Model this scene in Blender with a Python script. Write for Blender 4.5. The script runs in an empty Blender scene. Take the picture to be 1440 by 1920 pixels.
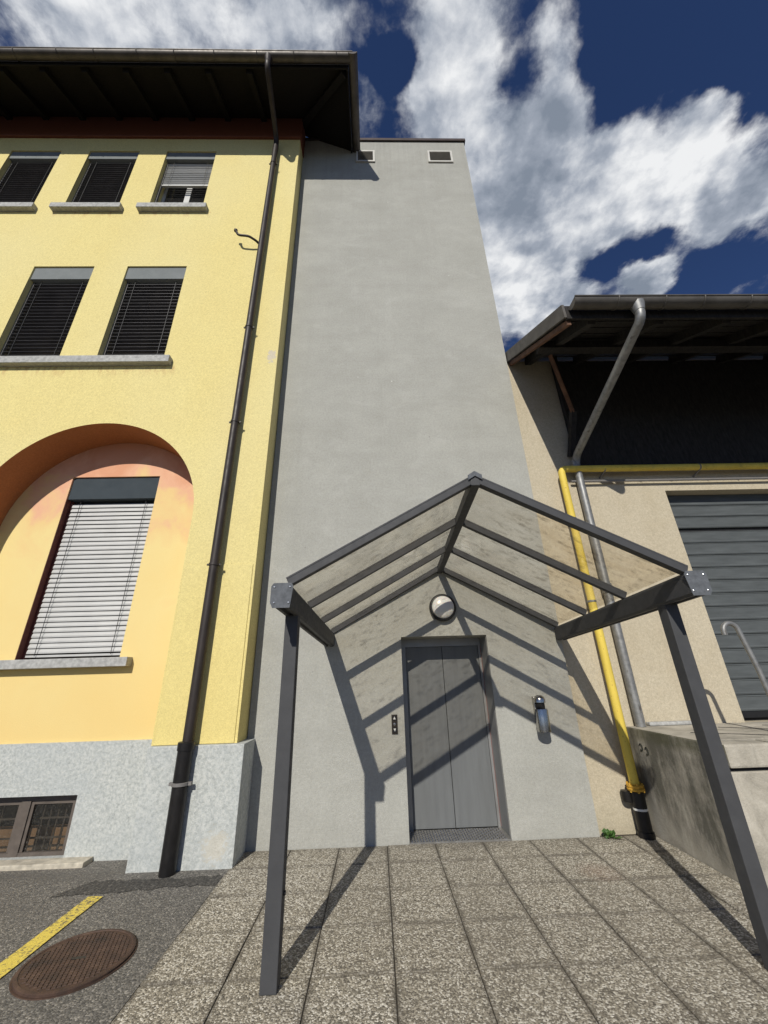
import bpy, bmesh, math, random
from mathutils import Vector, Matrix
random.seed(7)
sc = bpy.context.scene
C = sc.collection

# ------------------------------------------------------------------ camera
cd = bpy.data.cameras.new('camera'); cam = bpy.data.objects.new('camera', cd); C.objects.link(cam)
cd.sensor_fit = 'VERTICAL'; cd.sensor_height = 36.0; cd.lens = 13.6807
cd.clip_start = 0.05; cd.clip_end = 3000
rt = Vector((0.999486, -0.016543, -0.027474)); up = Vector((0.018783, -0.392422, 0.919594)); fw = Vector((0.025994, 0.919637, 0.391909))
cam.matrix_world = Matrix(((rt.x, up.x, -fw.x, 0), (rt.y, up.y, -fw.y, -5.1223), (rt.z, up.z, -fw.z, 1.6132), (0, 0, 0, 1)))
sc.camera = cam

# ------------------------------------------------------------------ sun, sky, exposure
SUN_EL = math.radians(34.6)
SLOPE = 0.27                       # sideways drift of the light per metre of depth
sd = bpy.data.lights.new('sun', 'SUN'); sun = bpy.data.objects.new('sun', sd); C.objects.link(sun)
sd.energy = 4.2; sd.angle = math.radians(0.5); sd.color = (1.0, 0.955, 0.87)
hv = Vector((SLOPE, 1.0, 0)).normalized()
ldir = Vector((hv.x * math.cos(SUN_EL), hv.y * math.cos(SUN_EL), -math.sin(SUN_EL)))
sun.rotation_euler = ldir.to_track_quat('-Z', 'Y').to_euler()
sun.location = (-6, -20, 18)

sc.view_settings.view_transform = 'Standard'; sc.view_settings.look = 'None'
sc.view_settings.exposure = 0.0; sc.view_settings.gamma = 1.0; sc.view_settings.use_curve_mapping = False
sc.cycles.use_adaptive_sampling = True; sc.cycles.adaptive_threshold = 0.02; sc.cycles.use_denoising = True
sc.cycles.max_bounces = 6; sc.cycles.diffuse_bounces = 3; sc.cycles.transparent_max_bounces = 16


class Nodes:
    """small helper round a node tree"""
    def __init__(s, tree):
        s.t = tree; s.nodes = tree.nodes; s.links = tree.links

    def new(s, kind, **kw):
        n = s.nodes.new(kind)
        for k, v in kw.items():
            setattr(n, k, v)
        return n

    def put(s, sock, v):
        if isinstance(v, bpy.types.NodeSocket):
            s.links.new(v, sock)
        elif v is not None:
            if hasattr(sock, 'default_value'):
                if sock.type == 'RGBA' and len(v) == 3:
                    v = (*v, 1)
                sock.default_value = v

    def math(s, op, a, b=None, c=None, clamp=False):
        n = s.new('ShaderNodeMath', operation=op, use_clamp=clamp)
        s.put(n.inputs[0], a)
        if b is not None: s.put(n.inputs[1], b)
        if c is not None: s.put(n.inputs[2], c)
        return n.outputs[0]

    def vmath(s, op, a, b=None):
        n = s.new('ShaderNodeVectorMath', operation=op)
        s.put(n.inputs[0], a)
        if b is not None: s.put(n.inputs[1], b)
        return n.outputs['Value'] if op in ('DISTANCE', 'LENGTH', 'DOT_PRODUCT') else n.outputs[0]

    def pos(s):
        return s.new('ShaderNodeNewGeometry').outputs['Position']

    def scaled(s, v, k):
        return s.vmath('MULTIPLY', v, k)

    def noise(s, v, scale, detail=3.0, rough=0.55, dist=0.0):
        n = s.new('ShaderNodeTexNoise'); s.put(n.inputs['Vector'], v)
        n.inputs['Scale'].default_value = scale; n.inputs['Detail'].default_value = detail
        n.inputs['Roughness'].default_value = rough; n.inputs['Distortion'].default_value = dist
        return n.outputs['Fac']

    def voronoi(s, v, scale, feature='F1', rnd=1.0):
        n = s.new('ShaderNodeTexVoronoi', feature=feature); s.put(n.inputs['Vector'], v)
        n.inputs['Scale'].default_value = scale; n.inputs['Randomness'].default_value = rnd
        return n

    def rng(s, v, a, b, lo=0.0, hi=1.0, smooth=False):
        n = s.new('ShaderNodeMapRange', interpolation_type='SMOOTHSTEP' if smooth else 'LINEAR')
        s.put(n.inputs[0], v)
        for i, k in enumerate((a, b, lo, hi)): n.inputs[i + 1].default_value = k
        return n.outputs[0]

    def ramp(s, v, stops):
        n = s.new('ShaderNodeValToRGB'); s.put(n.inputs[0], v)
        e = n.color_ramp.elements
        while len(e) < len(stops): e.new(0.5)
        for k, (p, c) in zip(e, stops):
            k.position = p; k.color = (*c, 1)
        return n.outputs[0]

    def mix(s, f, a, b, mode='MIX'):
        n = s.new('ShaderNodeMix', data_type='RGBA', blend_type=mode)
        s.put(n.inputs[0], f); s.put(n.inputs[6], a); s.put(n.inputs[7], b)
        return n.outputs[2]

    def sep(s, v):
        n = s.new('ShaderNodeSeparateXYZ'); s.put(n.inputs[0], v); return n.outputs

    def bump(s, h, strength, dist, nrm=None):
        n = s.new('ShaderNodeBump'); n.inputs['Strength'].default_value = strength; n.inputs['Distance'].default_value = dist
        s.put(n.inputs['Height'], h)
        if nrm is not None: s.put(n.inputs['Normal'], nrm)
        return n.outputs[0]


SKY = 0.07
w = bpy.data.worlds.new('World'); sc.world = w; w.use_nodes = True
w.cycles.sampling_method = 'MANUAL'; w.cycles.sample_map_resolution = 512
N = Nodes(w.node_tree); N.nodes.clear()
sky = N.new('ShaderNodeTexSky', sky_type='NISHITA')
sky.sun_disc = False; sky.sun_elevation = SUN_EL; sky.sun_rotation = math.atan2(-hv.x, -hv.y)
sky.altitude = 900; sky.air_density = 0.8; sky.dust_density = 0.15; sky.ozone_density = 3.0
dirv = N.new('ShaderNodeTexCoord').outputs['Generated']
dx, dy, dz = N.sep(dirv)
zz = N.math('MAXIMUM', dz, 0.04)
cmb = N.new('ShaderNodeCombineXYZ'); N.put(cmb.inputs[0], N.math('DIVIDE', dx, zz)); N.put(cmb.inputs[1], N.math('DIVIDE', dy, zz))
cp = cmb.outputs[0]                                             # the cloud layer seen as a flat sheet overhead
wn = N.new('ShaderNodeTexNoise'); N.put(wn.inputs['Vector'], cp); wn.inputs['Scale'].default_value = 6.0; wn.inputs['Detail'].default_value = 5; wn.inputs['Roughness'].default_value = 0.55
warp = N.vmath('MULTIPLY', N.vmath('SUBTRACT', wn.outputs['Color'], (0.5, 0.5, 0.5)), (0.17, 0.17, 0.0))
cw = N.vmath('ADD', cp, warp)
cs = N.vmath('ADD', cp, N.vmath('MULTIPLY', warp, (0.25, 0.25, 0.0)))
CLOUDS = [(-0.499,0.268,0.122,0.80), (-0.333,0.272,0.126,0.80), (-0.158,0.264,0.097,0.75), (-0.057,0.280,0.053,0.45), (0.004,0.364,0.035,0.30), (0.005,0.304,0.039,0.20),
  (0.147,0.273,0.090,0.75), (0.141,0.349,0.072,0.95), (0.118,0.401,0.057,1.00), (0.215,0.395,0.050,0.45), (0.348,0.301,0.055,0.50), (0.379,0.369,0.047,0.50),
  (0.371,0.425,0.052,0.50), (0.283,0.499,0.125,1.00), (0.418,0.637,0.175,0.90), (0.396,0.788,0.164,0.95), (0.537,0.789,0.140,0.75), (0.53,0.64,0.08,0.5), (0.470,0.424,0.080,0.85),
  (0.570,0.407,0.092,1.00), (0.654,0.375,0.050,0.75), (0.612,0.508,0.120,0.85), (0.731,0.488,0.110,0.95), (0.845,0.508,0.100,0.75), (0.800,0.590,0.075,0.50),
  (0.772,0.728,0.080,1.80), (0.745,0.640,0.045,-0.7), (0.038,0.329,0.037,-1.0), (0.292,0.355,0.036,-0.45), (0.30,0.36,0.11,0.40), (0.45,0.50,0.10,0.5), (0.519,0.287,0.133,-1.0), (0.705,0.338,0.080,-0.8), (0.524,0.575,0.050,-0.45), (0.93,0.56,0.09,0.7), (0.49,0.52,0.08,0.5),
  (0.628,0.690,0.060,-0.8), (0.920,0.680,0.110,-0.7)]
acc = None
for (cx, cy, cr, cwgt) in CLOUDS:
    d = N.vmath('DISTANCE', cw, (cx, cy, 0.0))
    g = N.rng(d, cr * 1.55, cr * 0.15, 0.0, cwgt, smooth=True)
    acc = g if acc is None else N.math('ADD', acc, g)
acc = N.math('MINIMUM', N.math('MAXIMUM', acc, -0.6), 1.25)
far = N.rng(N.vmath('DISTANCE', cp, (0.3, 0.5, 0.0)), 0.75, 1.3, 0.0, 0.24, smooth=True)      # unseen cloud elsewhere, thinned to lower the sky fill light
acc = N.math('ADD', acc, far)
fine = N.noise(cs, 9.0, 9.0, 0.62)
dens = N.math('ADD', acc, N.math('MULTIPLY', N.math('SUBTRACT', fine, 0.5), 1.9))
cover = N.rng(dens, 0.02, 0.90, 0.0, 1.0, smooth=True)
# sunlit against shaded cloud: density a little way towards the sun
fine2 = N.noise(N.vmath('ADD', cs, (0.02, -0.03, 0.0)), 9.0, 3.0, 0.5)
grad = N.math('SUBTRACT', fine, fine2)
body = N.noise(cs, 3.2, 2.0, 0.5)
lit = N.math('ADD', N.math('MULTIPLY', grad, 0.95), N.math('MULTIPLY', body, 1.13), clamp=True)
K = 1.0 / SKY
ccol = N.ramp(lit, [(0.30, (0.23, 0.27, 0.335)), (0.47, (0.36, 0.40, 0.47)), (0.60, (0.58, 0.61, 0.66)), (0.78, (0.90, 0.91, 0.92))])
ccol = N.vmath('MULTIPLY', ccol, (K, K, K))
skyc = N.vmath('MULTIPLY', sky.outputs[0], (0.62, 0.74, 1.02))
mixed = N.mix(N.math('MULTIPLY', cover, 0.96), skyc, ccol)
bg = N.new('ShaderNodeBackground'); N.put(bg.inputs[0], mixed); bg.inputs[1].default_value = SKY
wo = N.new('ShaderNodeOutputWorld'); N.links.new(bg.outputs[0], wo.inputs[0])


# ------------------------------------------------------------------ materials
MATS = {}
def new_mat(name):
    m = bpy.data.materials.new(name); m.use_nodes = True
    n = Nodes(m.node_tree); n.nodes.clear()
    b = n.new('ShaderNodeBsdfPrincipled'); o = n.new('ShaderNodeOutputMaterial')
    n.links.new(b.outputs[0], o.inputs[0]); MATS[name] = m
    return m, n, b, o

def simple(name, col, rough=0.6, metal=0.0, vary=0.15, scale=6.0, bump=None, stretch=(1, 1, 1), spec=0.35):
    m, n, b, o = new_mat(name); b.inputs['Specular IOR Level'].default_value = spec
    p = n.scaled(n.pos(), stretch)
    f = n.noise(p, scale, 5, 0.6)
    lo = tuple(c * (1 - vary) for c in col); hi = tuple(min(c * (1 + vary), 0.95) for c in col)
    n.put(b.inputs['Base Color'], n.ramp(f, [(0.3, lo), (0.7, hi)]))
    n.put(b.inputs['Roughness'], n.rng(n.noise(p, scale * 2.7, 3), 0.3, 0.7, rough * 0.85, min(rough * 1.15, 1)))
    b.inputs['Metallic'].default_value = metal
    if bump:
        n.put(b.inputs['Normal'], n.bump(n.noise(p, bump[0], 4, 0.6), bump[1], bump[2]))
    return m

def stucco(name, col, dirt, grain=160.0, strength=0.55, dirt_amt=0.35, streak=0.25, low=None, extra=None):
    m, n, b, o = new_mat(name); b.inputs['Specular IOR Level'].default_value = 0.2
    p = n.pos()
    big = n.noise(p, 0.9, 4, 0.6)
    mid = n.noise(p, 5.0, 4, 0.65)
    fine = n.noise(p, grain, 2, 0.6)
    c = n.mix(n.rng(big, 0.35, 0.75, 0, dirt_amt), col, dirt)
    c = n.mix(n.rng(mid, 0.45, 0.8, 0, dirt_amt * 0.6), c, dirt)
    run = n.noise(n.scaled(p, (5.0, 5.0, 0.35)), 1.0, 3, 0.6)               # rain streaks
    c = n.mix(n.rng(run, 0.55, 0.8, 0, streak), c, dirt)
    spk = mid
    spot = n.voronoi(p, 4.5).outputs['Distance']
    c = n.mix(n.math('MULTIPLY', n.rng(spot, 0.05, 0.015), n.rng(spk, 0.5, 0.62)), c, tuple(k * 0.55 for k in dirt))
    if low:                                                                  # splash zone near the pavement
        z = n.sep(p)[2]
        zz_ = n.math('ADD', z, n.math('MULTIPLY', n.math('SUBTRACT', mid, 0.5), 0.35))
        c = n.mix(n.rng(zz_, 0.32, 0.0, 0, low[1]), c, low[0])
    g2 = n.noise(p, 34, 3, 0.75)
    c = n.mix(n.rng(g2, 0.30, 0.70, 0.32, 0.0), c, tuple(k * 0.45 for k in dirt))
    band = n.noise(n.scaled(p, (0.25, 0.25, 3.5)), 1.0, 2, 0.6)
    c = n.mix(n.rng(band, 0.5, 0.75, 0, streak * 0.7), c, dirt)
    if extra: c = extra(n, p, c, mid)
    c = n.mix(n.rng(fine, 0.25, 0.75, 0.26, 0.0), c, (0.02, 0.02, 0.02))
    n.put(b.inputs['Base Color'], c)
    b.inputs['Roughness'].default_value = 0.92
    n.put(b.inputs['Normal'], n.bump(n.noise(p, grain * 0.6, 2, 0.7), strength, 0.008))
    return m

def tower_wear(n, p, c, mid):
    x, y, z = n.sep(p)
    # rain runs below the cap flashing
    run = n.noise(n.scaled(p, (9.0, 9.0, 0.22)), 1.0, 4, 0.65)
    top = n.rng(n.math('ADD', z, n.math('MULTIPLY', mid, 2.0)), 11.6, 14.4)
    c = n.mix(n.math('MULTIPLY', n.rng(run, 0.42, 0.66), n.math('MULTIPLY', top, 0.22)), c, (0.19, 0.183, 0.163))
    # faint bands where one day's coat met the next
    lift = n.math('ABSOLUTE', n.math('SUBTRACT', n.math('FRACT', n.math('ADD', n.math('DIVIDE', z, 1.9), n.math('MULTIPLY', mid, 0.05))), 0.5))
    c = n.mix(n.rng(lift, 0.06, 0.0, 0, 0.05), c, (0.25, 0.243, 0.22))
    # pale touched-up patches and scuffs
    scuff = n.noise(n.scaled(p, (2.0, 2.0, 3.2)), 1.0, 4, 0.7, 1.2)
    c = n.mix(n.rng(scuff, 0.55, 0.72, 0, 0.28), c, (0.56, 0.555, 0.52))
    cloud = n.noise(n.scaled(p, (1.3, 1.3, 2.6)), 1.0, 4, 0.62)
    c = n.mix(n.rng(cloud, 0.36, 0.66, 0.22, 0.0), c, (0.27, 0.265, 0.235))
    spot = n.voronoi(p, 2.6).outputs['Distance']
    c = n.mix(n.math('MULTIPLY', n.rng(spot, 0.040, 0.022), n.rng(mid, 0.52, 0.6)), c, (0.66, 0.65, 0.62))
    return c
def yellow_wear(n, p, c, mid):
    x, y, z = n.sep(p)
    drip = n.noise(n.scaled(p, (16.0, 16.0, 5.0)), 1.0, 4, 0.7)
    for (a0, a1, zt, ln) in ((-6.7, -3.1, 6.22, 0.22), (-6.2, -4.8, 10.14, 0.18), (-4.55, -3.1, 10.14, 0.18)):
        box_ = n.math('MULTIPLY', n.rng(x, a0, a0 + 0.05), n.rng(x, a1 + 0.05, a1))
        col_ = n.math('MULTIPLY', n.rng(z, zt - ln, zt - 0.02), n.rng(z, zt + 0.03, zt))
        c = n.mix(n.math('MULTIPLY', n.math('MULTIPLY', box_, col_), n.rng(drip, 0.48, 0.64, 0, 0.55)), c, (0.42, 0.20, 0.10))
    # knocked corner of the pier
    wob = n.math('MULTIPLY', n.math('SUBTRACT', n.noise(p, 14, 3, 0.7), 0.5), 0.22)
    d1 = n.math('ADD', n.vmath('DISTANCE', n.scaled(p, (1.0, 1.0, 0.55)), (-1.60, -0.33, 3.52)), wob)
    c = n.mix(n.rng(d1, 0.075, 0.055), c, (0.62, 0.55, 0.46))
    fade = n.noise(n.scaled(p, (0.5, 0.5, 0.28)), 1.0, 3, 0.5)
    c = n.mix(n.rng(fade, 0.45, 0.7, 0, 0.35), c, (0.80, 0.73, 0.42))
    low_ = n.rng(n.math('ADD', z, n.math('MULTIPLY', mid, 0.8)), 3.4, 1.2, 0, 0.45)
    c = n.mix(low_, c, (0.80, 0.64, 0.21))
    return c
tower_m = stucco('grey_render', (0.51, 0.508, 0.462), (0.365, 0.361, 0.322), 120, 0.6, 0.45, 0.28, ((0.47, 0.46, 0.41), 0.35), tower_wear)
yellow_m = stucco('yellow_render', (0.89, 0.765, 0.335), (0.82, 0.67, 0.275), 95, 0.35, 0.35, 0.12, None, yellow_wear)
beige_m = stucco('beige_render', (0.62, 0.55, 0.415), (0.49, 0.415, 0.285), 110, 0.45, 0.5, 0.35, ((0.42, 0.37, 0.26), 0.6))
terra_m = stucco('terracotta_render', (0.56, 0.225, 0.09), (0.46, 0.17, 0.07), 110, 0.3, 0.4, 0.2)
band_m = stucco('red_brown_render', (0.24, 0.085, 0.05), (0.18, 0.06, 0.035), 110, 0.3, 0.4, 0.2)

def niche_mat():
    m, n, b, o = new_mat('niche_render')
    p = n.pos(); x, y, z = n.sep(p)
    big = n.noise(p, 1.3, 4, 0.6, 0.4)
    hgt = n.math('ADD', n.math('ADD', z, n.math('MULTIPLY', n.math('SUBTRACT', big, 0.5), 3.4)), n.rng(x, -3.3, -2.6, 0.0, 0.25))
    c = n.ramp(n.rng(hgt, 1.0, 5.0), [(0.0, (0.79, 0.59, 0.235)), (0.60, (0.80, 0.645, 0.285)), (0.76, (0.79, 0.575, 0.26)), (0.87, (0.77, 0.44, 0.28)), (1.0, (0.69, 0.34, 0.20))])  # colour wash, pinker towards the arch, partly soffit bounce light painted in
    fine = n.noise(p, 110, 2)
    c = n.mix(n.rng(fine, 0.25, 0.75, 0.12, 0.0), c, (0.1, 0.05, 0.02))
    n.put(b.inputs['Base Color'], c); b.inputs['Roughness'].default_value = 0.92
    n.put(b.inputs['Normal'], n.bump(fine, 0.35, 0.005))
    return m
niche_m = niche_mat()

def plinth_mat():
    m, n, b, o = new_mat('plinth_roughcast')
    p = n.pos()
    a = n.noise(p, 34, 5, 0.75, 0.3); g = n.noise(p, 2.2, 4)
    c = n.ramp(a, [(0.30, (0.285, 0.30, 0.29)), (0.47, (0.43, 0.45, 0.43)), (0.62, (0.55, 0.56, 0.53))])
    c = n.mix(n.rng(g, 0.45, 0.75, 0, 0.4), c, (0.40, 0.43, 0.43))
    x, y, z = n.sep(p)
    d = n.vmath('DISTANCE', n.vmath('ADD', p, n.vmath('MULTIPLY', n.vmath('SUBTRACT', n.new('ShaderNodeTexNoise').outputs['Color'], (0.5, 0.5, 0.5)), (0.1, 0.1, 0.1))), (-1.58, -0.39, 0.17))
    c = n.mix(n.rng(n.math('ADD', d, n.math('MULTIPLY', n.math('SUBTRACT', a, 0.5), 0.45)), 0.12, 0.085, 0, 0.45), c, (0.60, 0.54, 0.42))   # bare patch low on the pier
    n.put(b.inputs['Base Color'], c); b.inputs['Roughness'].default_value = 0.9
    n.put(b.inputs['Normal'], n.bump(a, 0.6, 0.012))
    return m
plinth_m = plinth_mat()

def aggregate_mat():
    m, n, b, o = new_mat('washed_aggregate')
    p = n.pos(); x, y, z = n.sep(p)
    v = n.voronoi(p, 102.0); vs = n.voronoi(p, 240.0)
    r = n.sep(v.outputs['Color'])[0]; r2 = n.sep(vs.outputs['Color'])[1]
    c = n.ramp(r, [(0.0, (0.05, 0.044, 0.034)), (0.25, (0.16, 0.142, 0.107)), (0.5, (0.295, 0.265, 0.203)), (0.75, (0.50, 0.455, 0.36)), (0.94, (0.88, 0.84, 0.73))])
    c = n.mix(0.28, c, n.ramp(r2, [(0.0, (0.06, 0.05, 0.04)), (0.6, (0.30, 0.265, 0.205)), (1.0, (0.58, 0.52, 0.42))]))
    st = n.noise(p, 1.6, 5, 0.65)
    c = n.mix(n.rng(st, 0.50, 0.78, 0, 0.30), c, (0.15, 0.13, 0.10))
    # grime gathered along the joints of the 50 cm slabs
    wob = n.math('MULTIPLY', n.math('SUBTRACT', n.noise(p, 7, 4, 0.7), 0.5), 0.09)
    jx = n.math('ABSOLUTE', n.math('SUBTRACT', n.math('FRACT', n.math('ADD', n.math('DIVIDE', n.math('ADD', x, 1.425), 0.5), 0.5)), 0.5))
    jy = n.math('ABSOLUTE', n.math('SUBTRACT', n.math('FRACT', n.math('ADD', n.math('DIVIDE', n.math('ADD', y, 0.418), 0.5), 0.5)), 0.5))
    jn = n.math('ADD', n.math('MINIMUM', jx, jy), wob)
    c = n.mix(n.math('MULTIPLY', n.rng(jn, 0.085, 0.0, smooth=True), n.rng(st, 0.3, 0.6, 0.25, 0.75)), c, (0.085, 0.073, 0.056))
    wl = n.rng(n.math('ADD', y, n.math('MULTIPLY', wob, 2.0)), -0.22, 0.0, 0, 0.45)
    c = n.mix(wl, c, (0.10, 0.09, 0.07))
    tone = n.new('ShaderNodeObjectInfo').outputs['Random']
    c = n.mix(n.rng(tone, 0.0, 1.0, 0.0, 0.22), c, (0.17, 0.15, 0.115))
    rust = n.vmath('DISTANCE', p, (1.92, -0.78, 0.0))
    c = n.mix(n.math('MULTIPLY', n.rng(rust, 0.22, 0.04, 0, 0.6), st), c, (0.22, 0.09, 0.05))
    n.put(b.inputs['Base Color'], c); b.inputs['Roughness'].default_value = 0.85
    h = n.math('SUBTRACT', 1.0, v.outputs['Distance'])
    n.put(b.inputs['Normal'], n.bump(h, 0.6, 0.006))
    return m
aggr_m = aggregate_mat()

def asphalt_mat(name, k, coarse):
    m, n, b, o = new_mat(name)
    p = n.pos()
    v = n.voronoi(p, coarse); r = n.sep(v.outputs['Color'])[0]
    c = n.ramp(r, [(0.0, (0.042 * k, 0.040 * k, 0.036 * k)), (0.5, (0.085 * k, 0.080 * k, 0.071 * k)), (0.85, (0.122 * k, 0.114 * k, 0.10 * k)), (1.0, (0.21 * k, 0.196 * k, 0.172 * k))])
    g = n.noise(p, 1.1, 5, 0.6)
    c = n.mix(n.rng(g, 0.4, 0.75, 0, 0.45), c, (0.05 * k, 0.047 * k, 0.043 * k))
    n.put(b.inputs['Base Color'], c); b.inputs['Roughness'].default_value = 0.9
    n.put(b.inputs['Normal'], n.bump(n.math('SUBTRACT', 1.0, v.outputs['Distance']), 0.6, 0.006))
    return m
asph_m = asphalt_mat('asphalt', 1.7, 95.0)
low_bounce_m = asphalt_mat('low_bounce_asphalt', 0.7, 85.0)
patch_m = asphalt_mat('dark_asphalt', 0.75, 70.0)

def concrete_mat():
    m, n, b, o = new_mat('weathered_concrete')
    p = n.pos(); x, y, z = n.sep(p)
    a = n.noise(p, 3.2, 7, 0.68, 0.6); f = n.noise(p, 60, 3)
    c = n.ramp(a, [(0.25, (0.21, 0.195, 0.16)), (0.5, (0.38, 0.35, 0.29)), (0.72, (0.52, 0.485, 0.41))])
    run = n.noise(n.scaled(p, (4.5, 4.5, 1.5)), 1.0, 6, 0.72)
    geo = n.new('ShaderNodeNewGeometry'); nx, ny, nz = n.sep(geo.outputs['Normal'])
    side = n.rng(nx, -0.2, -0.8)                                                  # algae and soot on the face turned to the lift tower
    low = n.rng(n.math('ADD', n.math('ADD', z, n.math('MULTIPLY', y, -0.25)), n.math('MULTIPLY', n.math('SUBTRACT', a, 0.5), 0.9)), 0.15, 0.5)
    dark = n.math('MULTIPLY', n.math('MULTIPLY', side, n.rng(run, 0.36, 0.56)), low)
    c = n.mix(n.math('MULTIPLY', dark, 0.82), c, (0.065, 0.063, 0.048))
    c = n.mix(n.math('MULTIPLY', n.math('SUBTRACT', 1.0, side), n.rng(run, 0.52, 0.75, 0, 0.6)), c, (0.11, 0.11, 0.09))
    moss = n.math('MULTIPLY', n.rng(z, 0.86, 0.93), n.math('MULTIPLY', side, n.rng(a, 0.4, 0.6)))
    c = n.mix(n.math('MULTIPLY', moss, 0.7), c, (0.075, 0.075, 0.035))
    n.put(b.inputs['Base Color'], c); b.inputs['Roughness'].default_value = 0.93
    n.put(b.inputs['Normal'], n.bump(n.math('ADD', f, n.math('MULTIPLY', a, 2.0)), 0.5, 0.01))
    return m
conc_m = concrete_mat()

def panel_mat():
    m, n, b, o = new_mat('smoked_canopy_sheet')
    n.nodes.remove(b)
    p = n.pos()
    film = n.noise(n.scaled(p, (1.2, 3.0, 1.2)), 1.6, 5, 0.6, 0.6)
    blot = n.noise(n.scaled(p, (9.0, 22.0, 9.0)), 1.0, 4, 0.62)
    zone = n.noise(p, 2.2, 3)
    dirt = n.math('MULTIPLY', n.rng(blot, 0.53, 0.66), n.rng(zone, 0.36, 0.55))
    t = n.ramp(film, [(0.3, (0.92, 0.89, 0.835)), (0.7, (0.975, 0.96, 0.925))])
    t = n.mix(n.math('MULTIPLY', dirt, 0.32), t, (0.34, 0.31, 0.25))
    tr = n.new('ShaderNodeBsdfTransparent'); n.put(tr.inputs[0], t)
    gl = n.new('ShaderNodeBsdfGlossy'); gl.inputs['Color'].default_value = (1, 1, 1, 1); gl.inputs['Roughness'].default_value = 0.06
    n.put(gl.inputs['Normal'], n.bump(n.noise(p, 2.5, 2), 0.12, 0.02))
    df = n.new('ShaderNodeBsdfDiffuse'); df.inputs[0].default_value = (0.36, 0.32, 0.26, 1)
    lw = n.new('ShaderNodeLayerWeight'); lw.inputs[0].default_value = 0.5
    face = n.math('ADD', 0.025, n.math('MULTIPLY', n.math('POWER', lw.outputs['Facing'], 4.0), 0.35))
    m1 = n.new('ShaderNodeMixShader'); n.put(m1.inputs[0], face); n.links.new(tr.outputs[0], m1.inputs[1]); n.links.new(gl.outputs[0], m1.inputs[2])
    m2 = n.new('ShaderNodeMixShader'); n.put(m2.inputs[0], n.math('ADD', 0.035, n.math('MULTIPLY', dirt, 0.06))); n.links.new(m1.outputs[0], m2.inputs[1]); n.links.new(df.outputs[0], m2.inputs[2])
    n.links.new(m2.outputs[0], o.inputs[0])
    return m
panel_m = panel_mat()

def line_mat():
    m, n, b, o = new_mat('worn_yellow_paint')
    p = n.pos()
    wear = n.math('ADD', n.noise(p, 45, 4, 0.7), n.math('MULTIPLY', n.noise(p, 6, 3), 0.35))
    c = n.mix(n.rng(wear, 0.68, 0.82), (0.72, 0.57, 0.10), (0.13, 0.115, 0.08))
    n.put(b.inputs['Base Color'], c); b.inputs['Roughness'].default_value = 0.8
    n.put(b.inputs['Normal'], n.bump(n.noise(p, 85, 2), 0.6, 0.006))
    return m
line_m = line_mat()

def rust_mat():
    m, n, b, o = new_mat('rusty_cast_iron')
    p = n.pos(); a = n.noise(p, 9, 6, 0.65)
    n.put(b.inputs['Base Color'], n.ramp(a, [(0.3, (0.045, 0.030, 0.023)), (0.52, (0.082, 0.048, 0.034)), (0.72, (0.13, 0.08, 0.055))]))
    b.inputs['Roughness'].default_value = 0.7; b.inputs['Metallic'].default_value = 0.2
    n.put(b.inputs['Normal'], n.bump(n.noise(p, 120, 3), 0.4, 0.004))
    return m
rust_m = rust_mat()

def galv_mat(name, c0, c1, peel):
    m, n, b, o = new_mat(name)
    p = n.pos(); a = n.noise(n.scaled(p, (14, 14, 3)), 1.0, 6, 0.7)
    c = n.ramp(n.noise(p, 18, 4), [(0.3, c0), (0.7, c1)])
    c = n.mix(n.rng(a, 0.60, 0.66, 0, peel), c, (0.11, 0.095, 0.08))
    n.put(b.inputs['Base Color'], c); b.inputs['Metallic'].default_value = 0.55
    n.put(b.inputs['Roughness'], n.rng(a, 0.3, 0.7, 0.38, 0.6))
    return m
galv_m = galv_mat('zinc_grey', (0.20, 0.20, 0.195), (0.31, 0.31, 0.30), 0.8)

charcoal_m = simple('charcoal_powder_coat', (0.060, 0.061, 0.064), 0.62, 0.0, 0.10, 9.0, (300, 0.15, 0.002), spec=0.25)
plate_m = simple('blue_grey_aluminium', (0.105, 0.113, 0.125), 0.8, 0.0, 0.25, 30.0)
screw_m = simple('bright_screw', (0.65, 0.66, 0.68), 0.3, 0.9, 0.05)
brownpipe_m = simple('dark_brown_metal', (0.034, 0.027, 0.024), 0.5, 0.1, 0.3, 5.0)
castpipe_m = simple('black_cast_pipe', (0.016, 0.015, 0.015), 0.38, 0.2, 0.3, 12.0)
gutter_m = simple('brown_zinc_gutter', (0.085, 0.075, 0.066), 0.5, 0.35, 0.3, 4.0)
gutter2_m = simple('weathered_zinc_gutter', (0.10, 0.093, 0.084), 0.6, 0.2, 0.25, 5.0)
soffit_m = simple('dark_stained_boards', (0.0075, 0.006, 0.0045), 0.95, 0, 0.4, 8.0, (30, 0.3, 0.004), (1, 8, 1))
timber_m = simple('brown_timber', (0.11, 0.055, 0.032), 0.8, 0, 0.45, 7.0, (40, 0.4, 0.004), (1, 1, 1))
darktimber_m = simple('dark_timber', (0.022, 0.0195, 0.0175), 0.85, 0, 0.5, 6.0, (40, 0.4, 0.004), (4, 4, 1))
tile_m = simple('roof_tile_brown', (0.12, 0.06, 0.04), 0.85, 0, 0.3, 12.0)
stone_m = simple('grey_stone_sill', (0.37, 0.37, 0.355), 0.85, 0, 0.28, 22.0, (90, 0.4, 0.004))
sandstone_m = simple('worn_sand_sill', (0.46, 0.42, 0.34), 0.9, 0, 0.3, 12.0, (60, 0.5, 0.006))
boxgrey_m = simple('grey_blind_box', (0.19, 0.205, 0.205), 0.85, 0.0, 0.08, 3.0, spec=0.15)
boxdark_m = simple('dark_blind_box', (0.050, 0.062, 0.071), 0.85, 0.0, 0.1, 3.0, spec=0.12)
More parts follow.
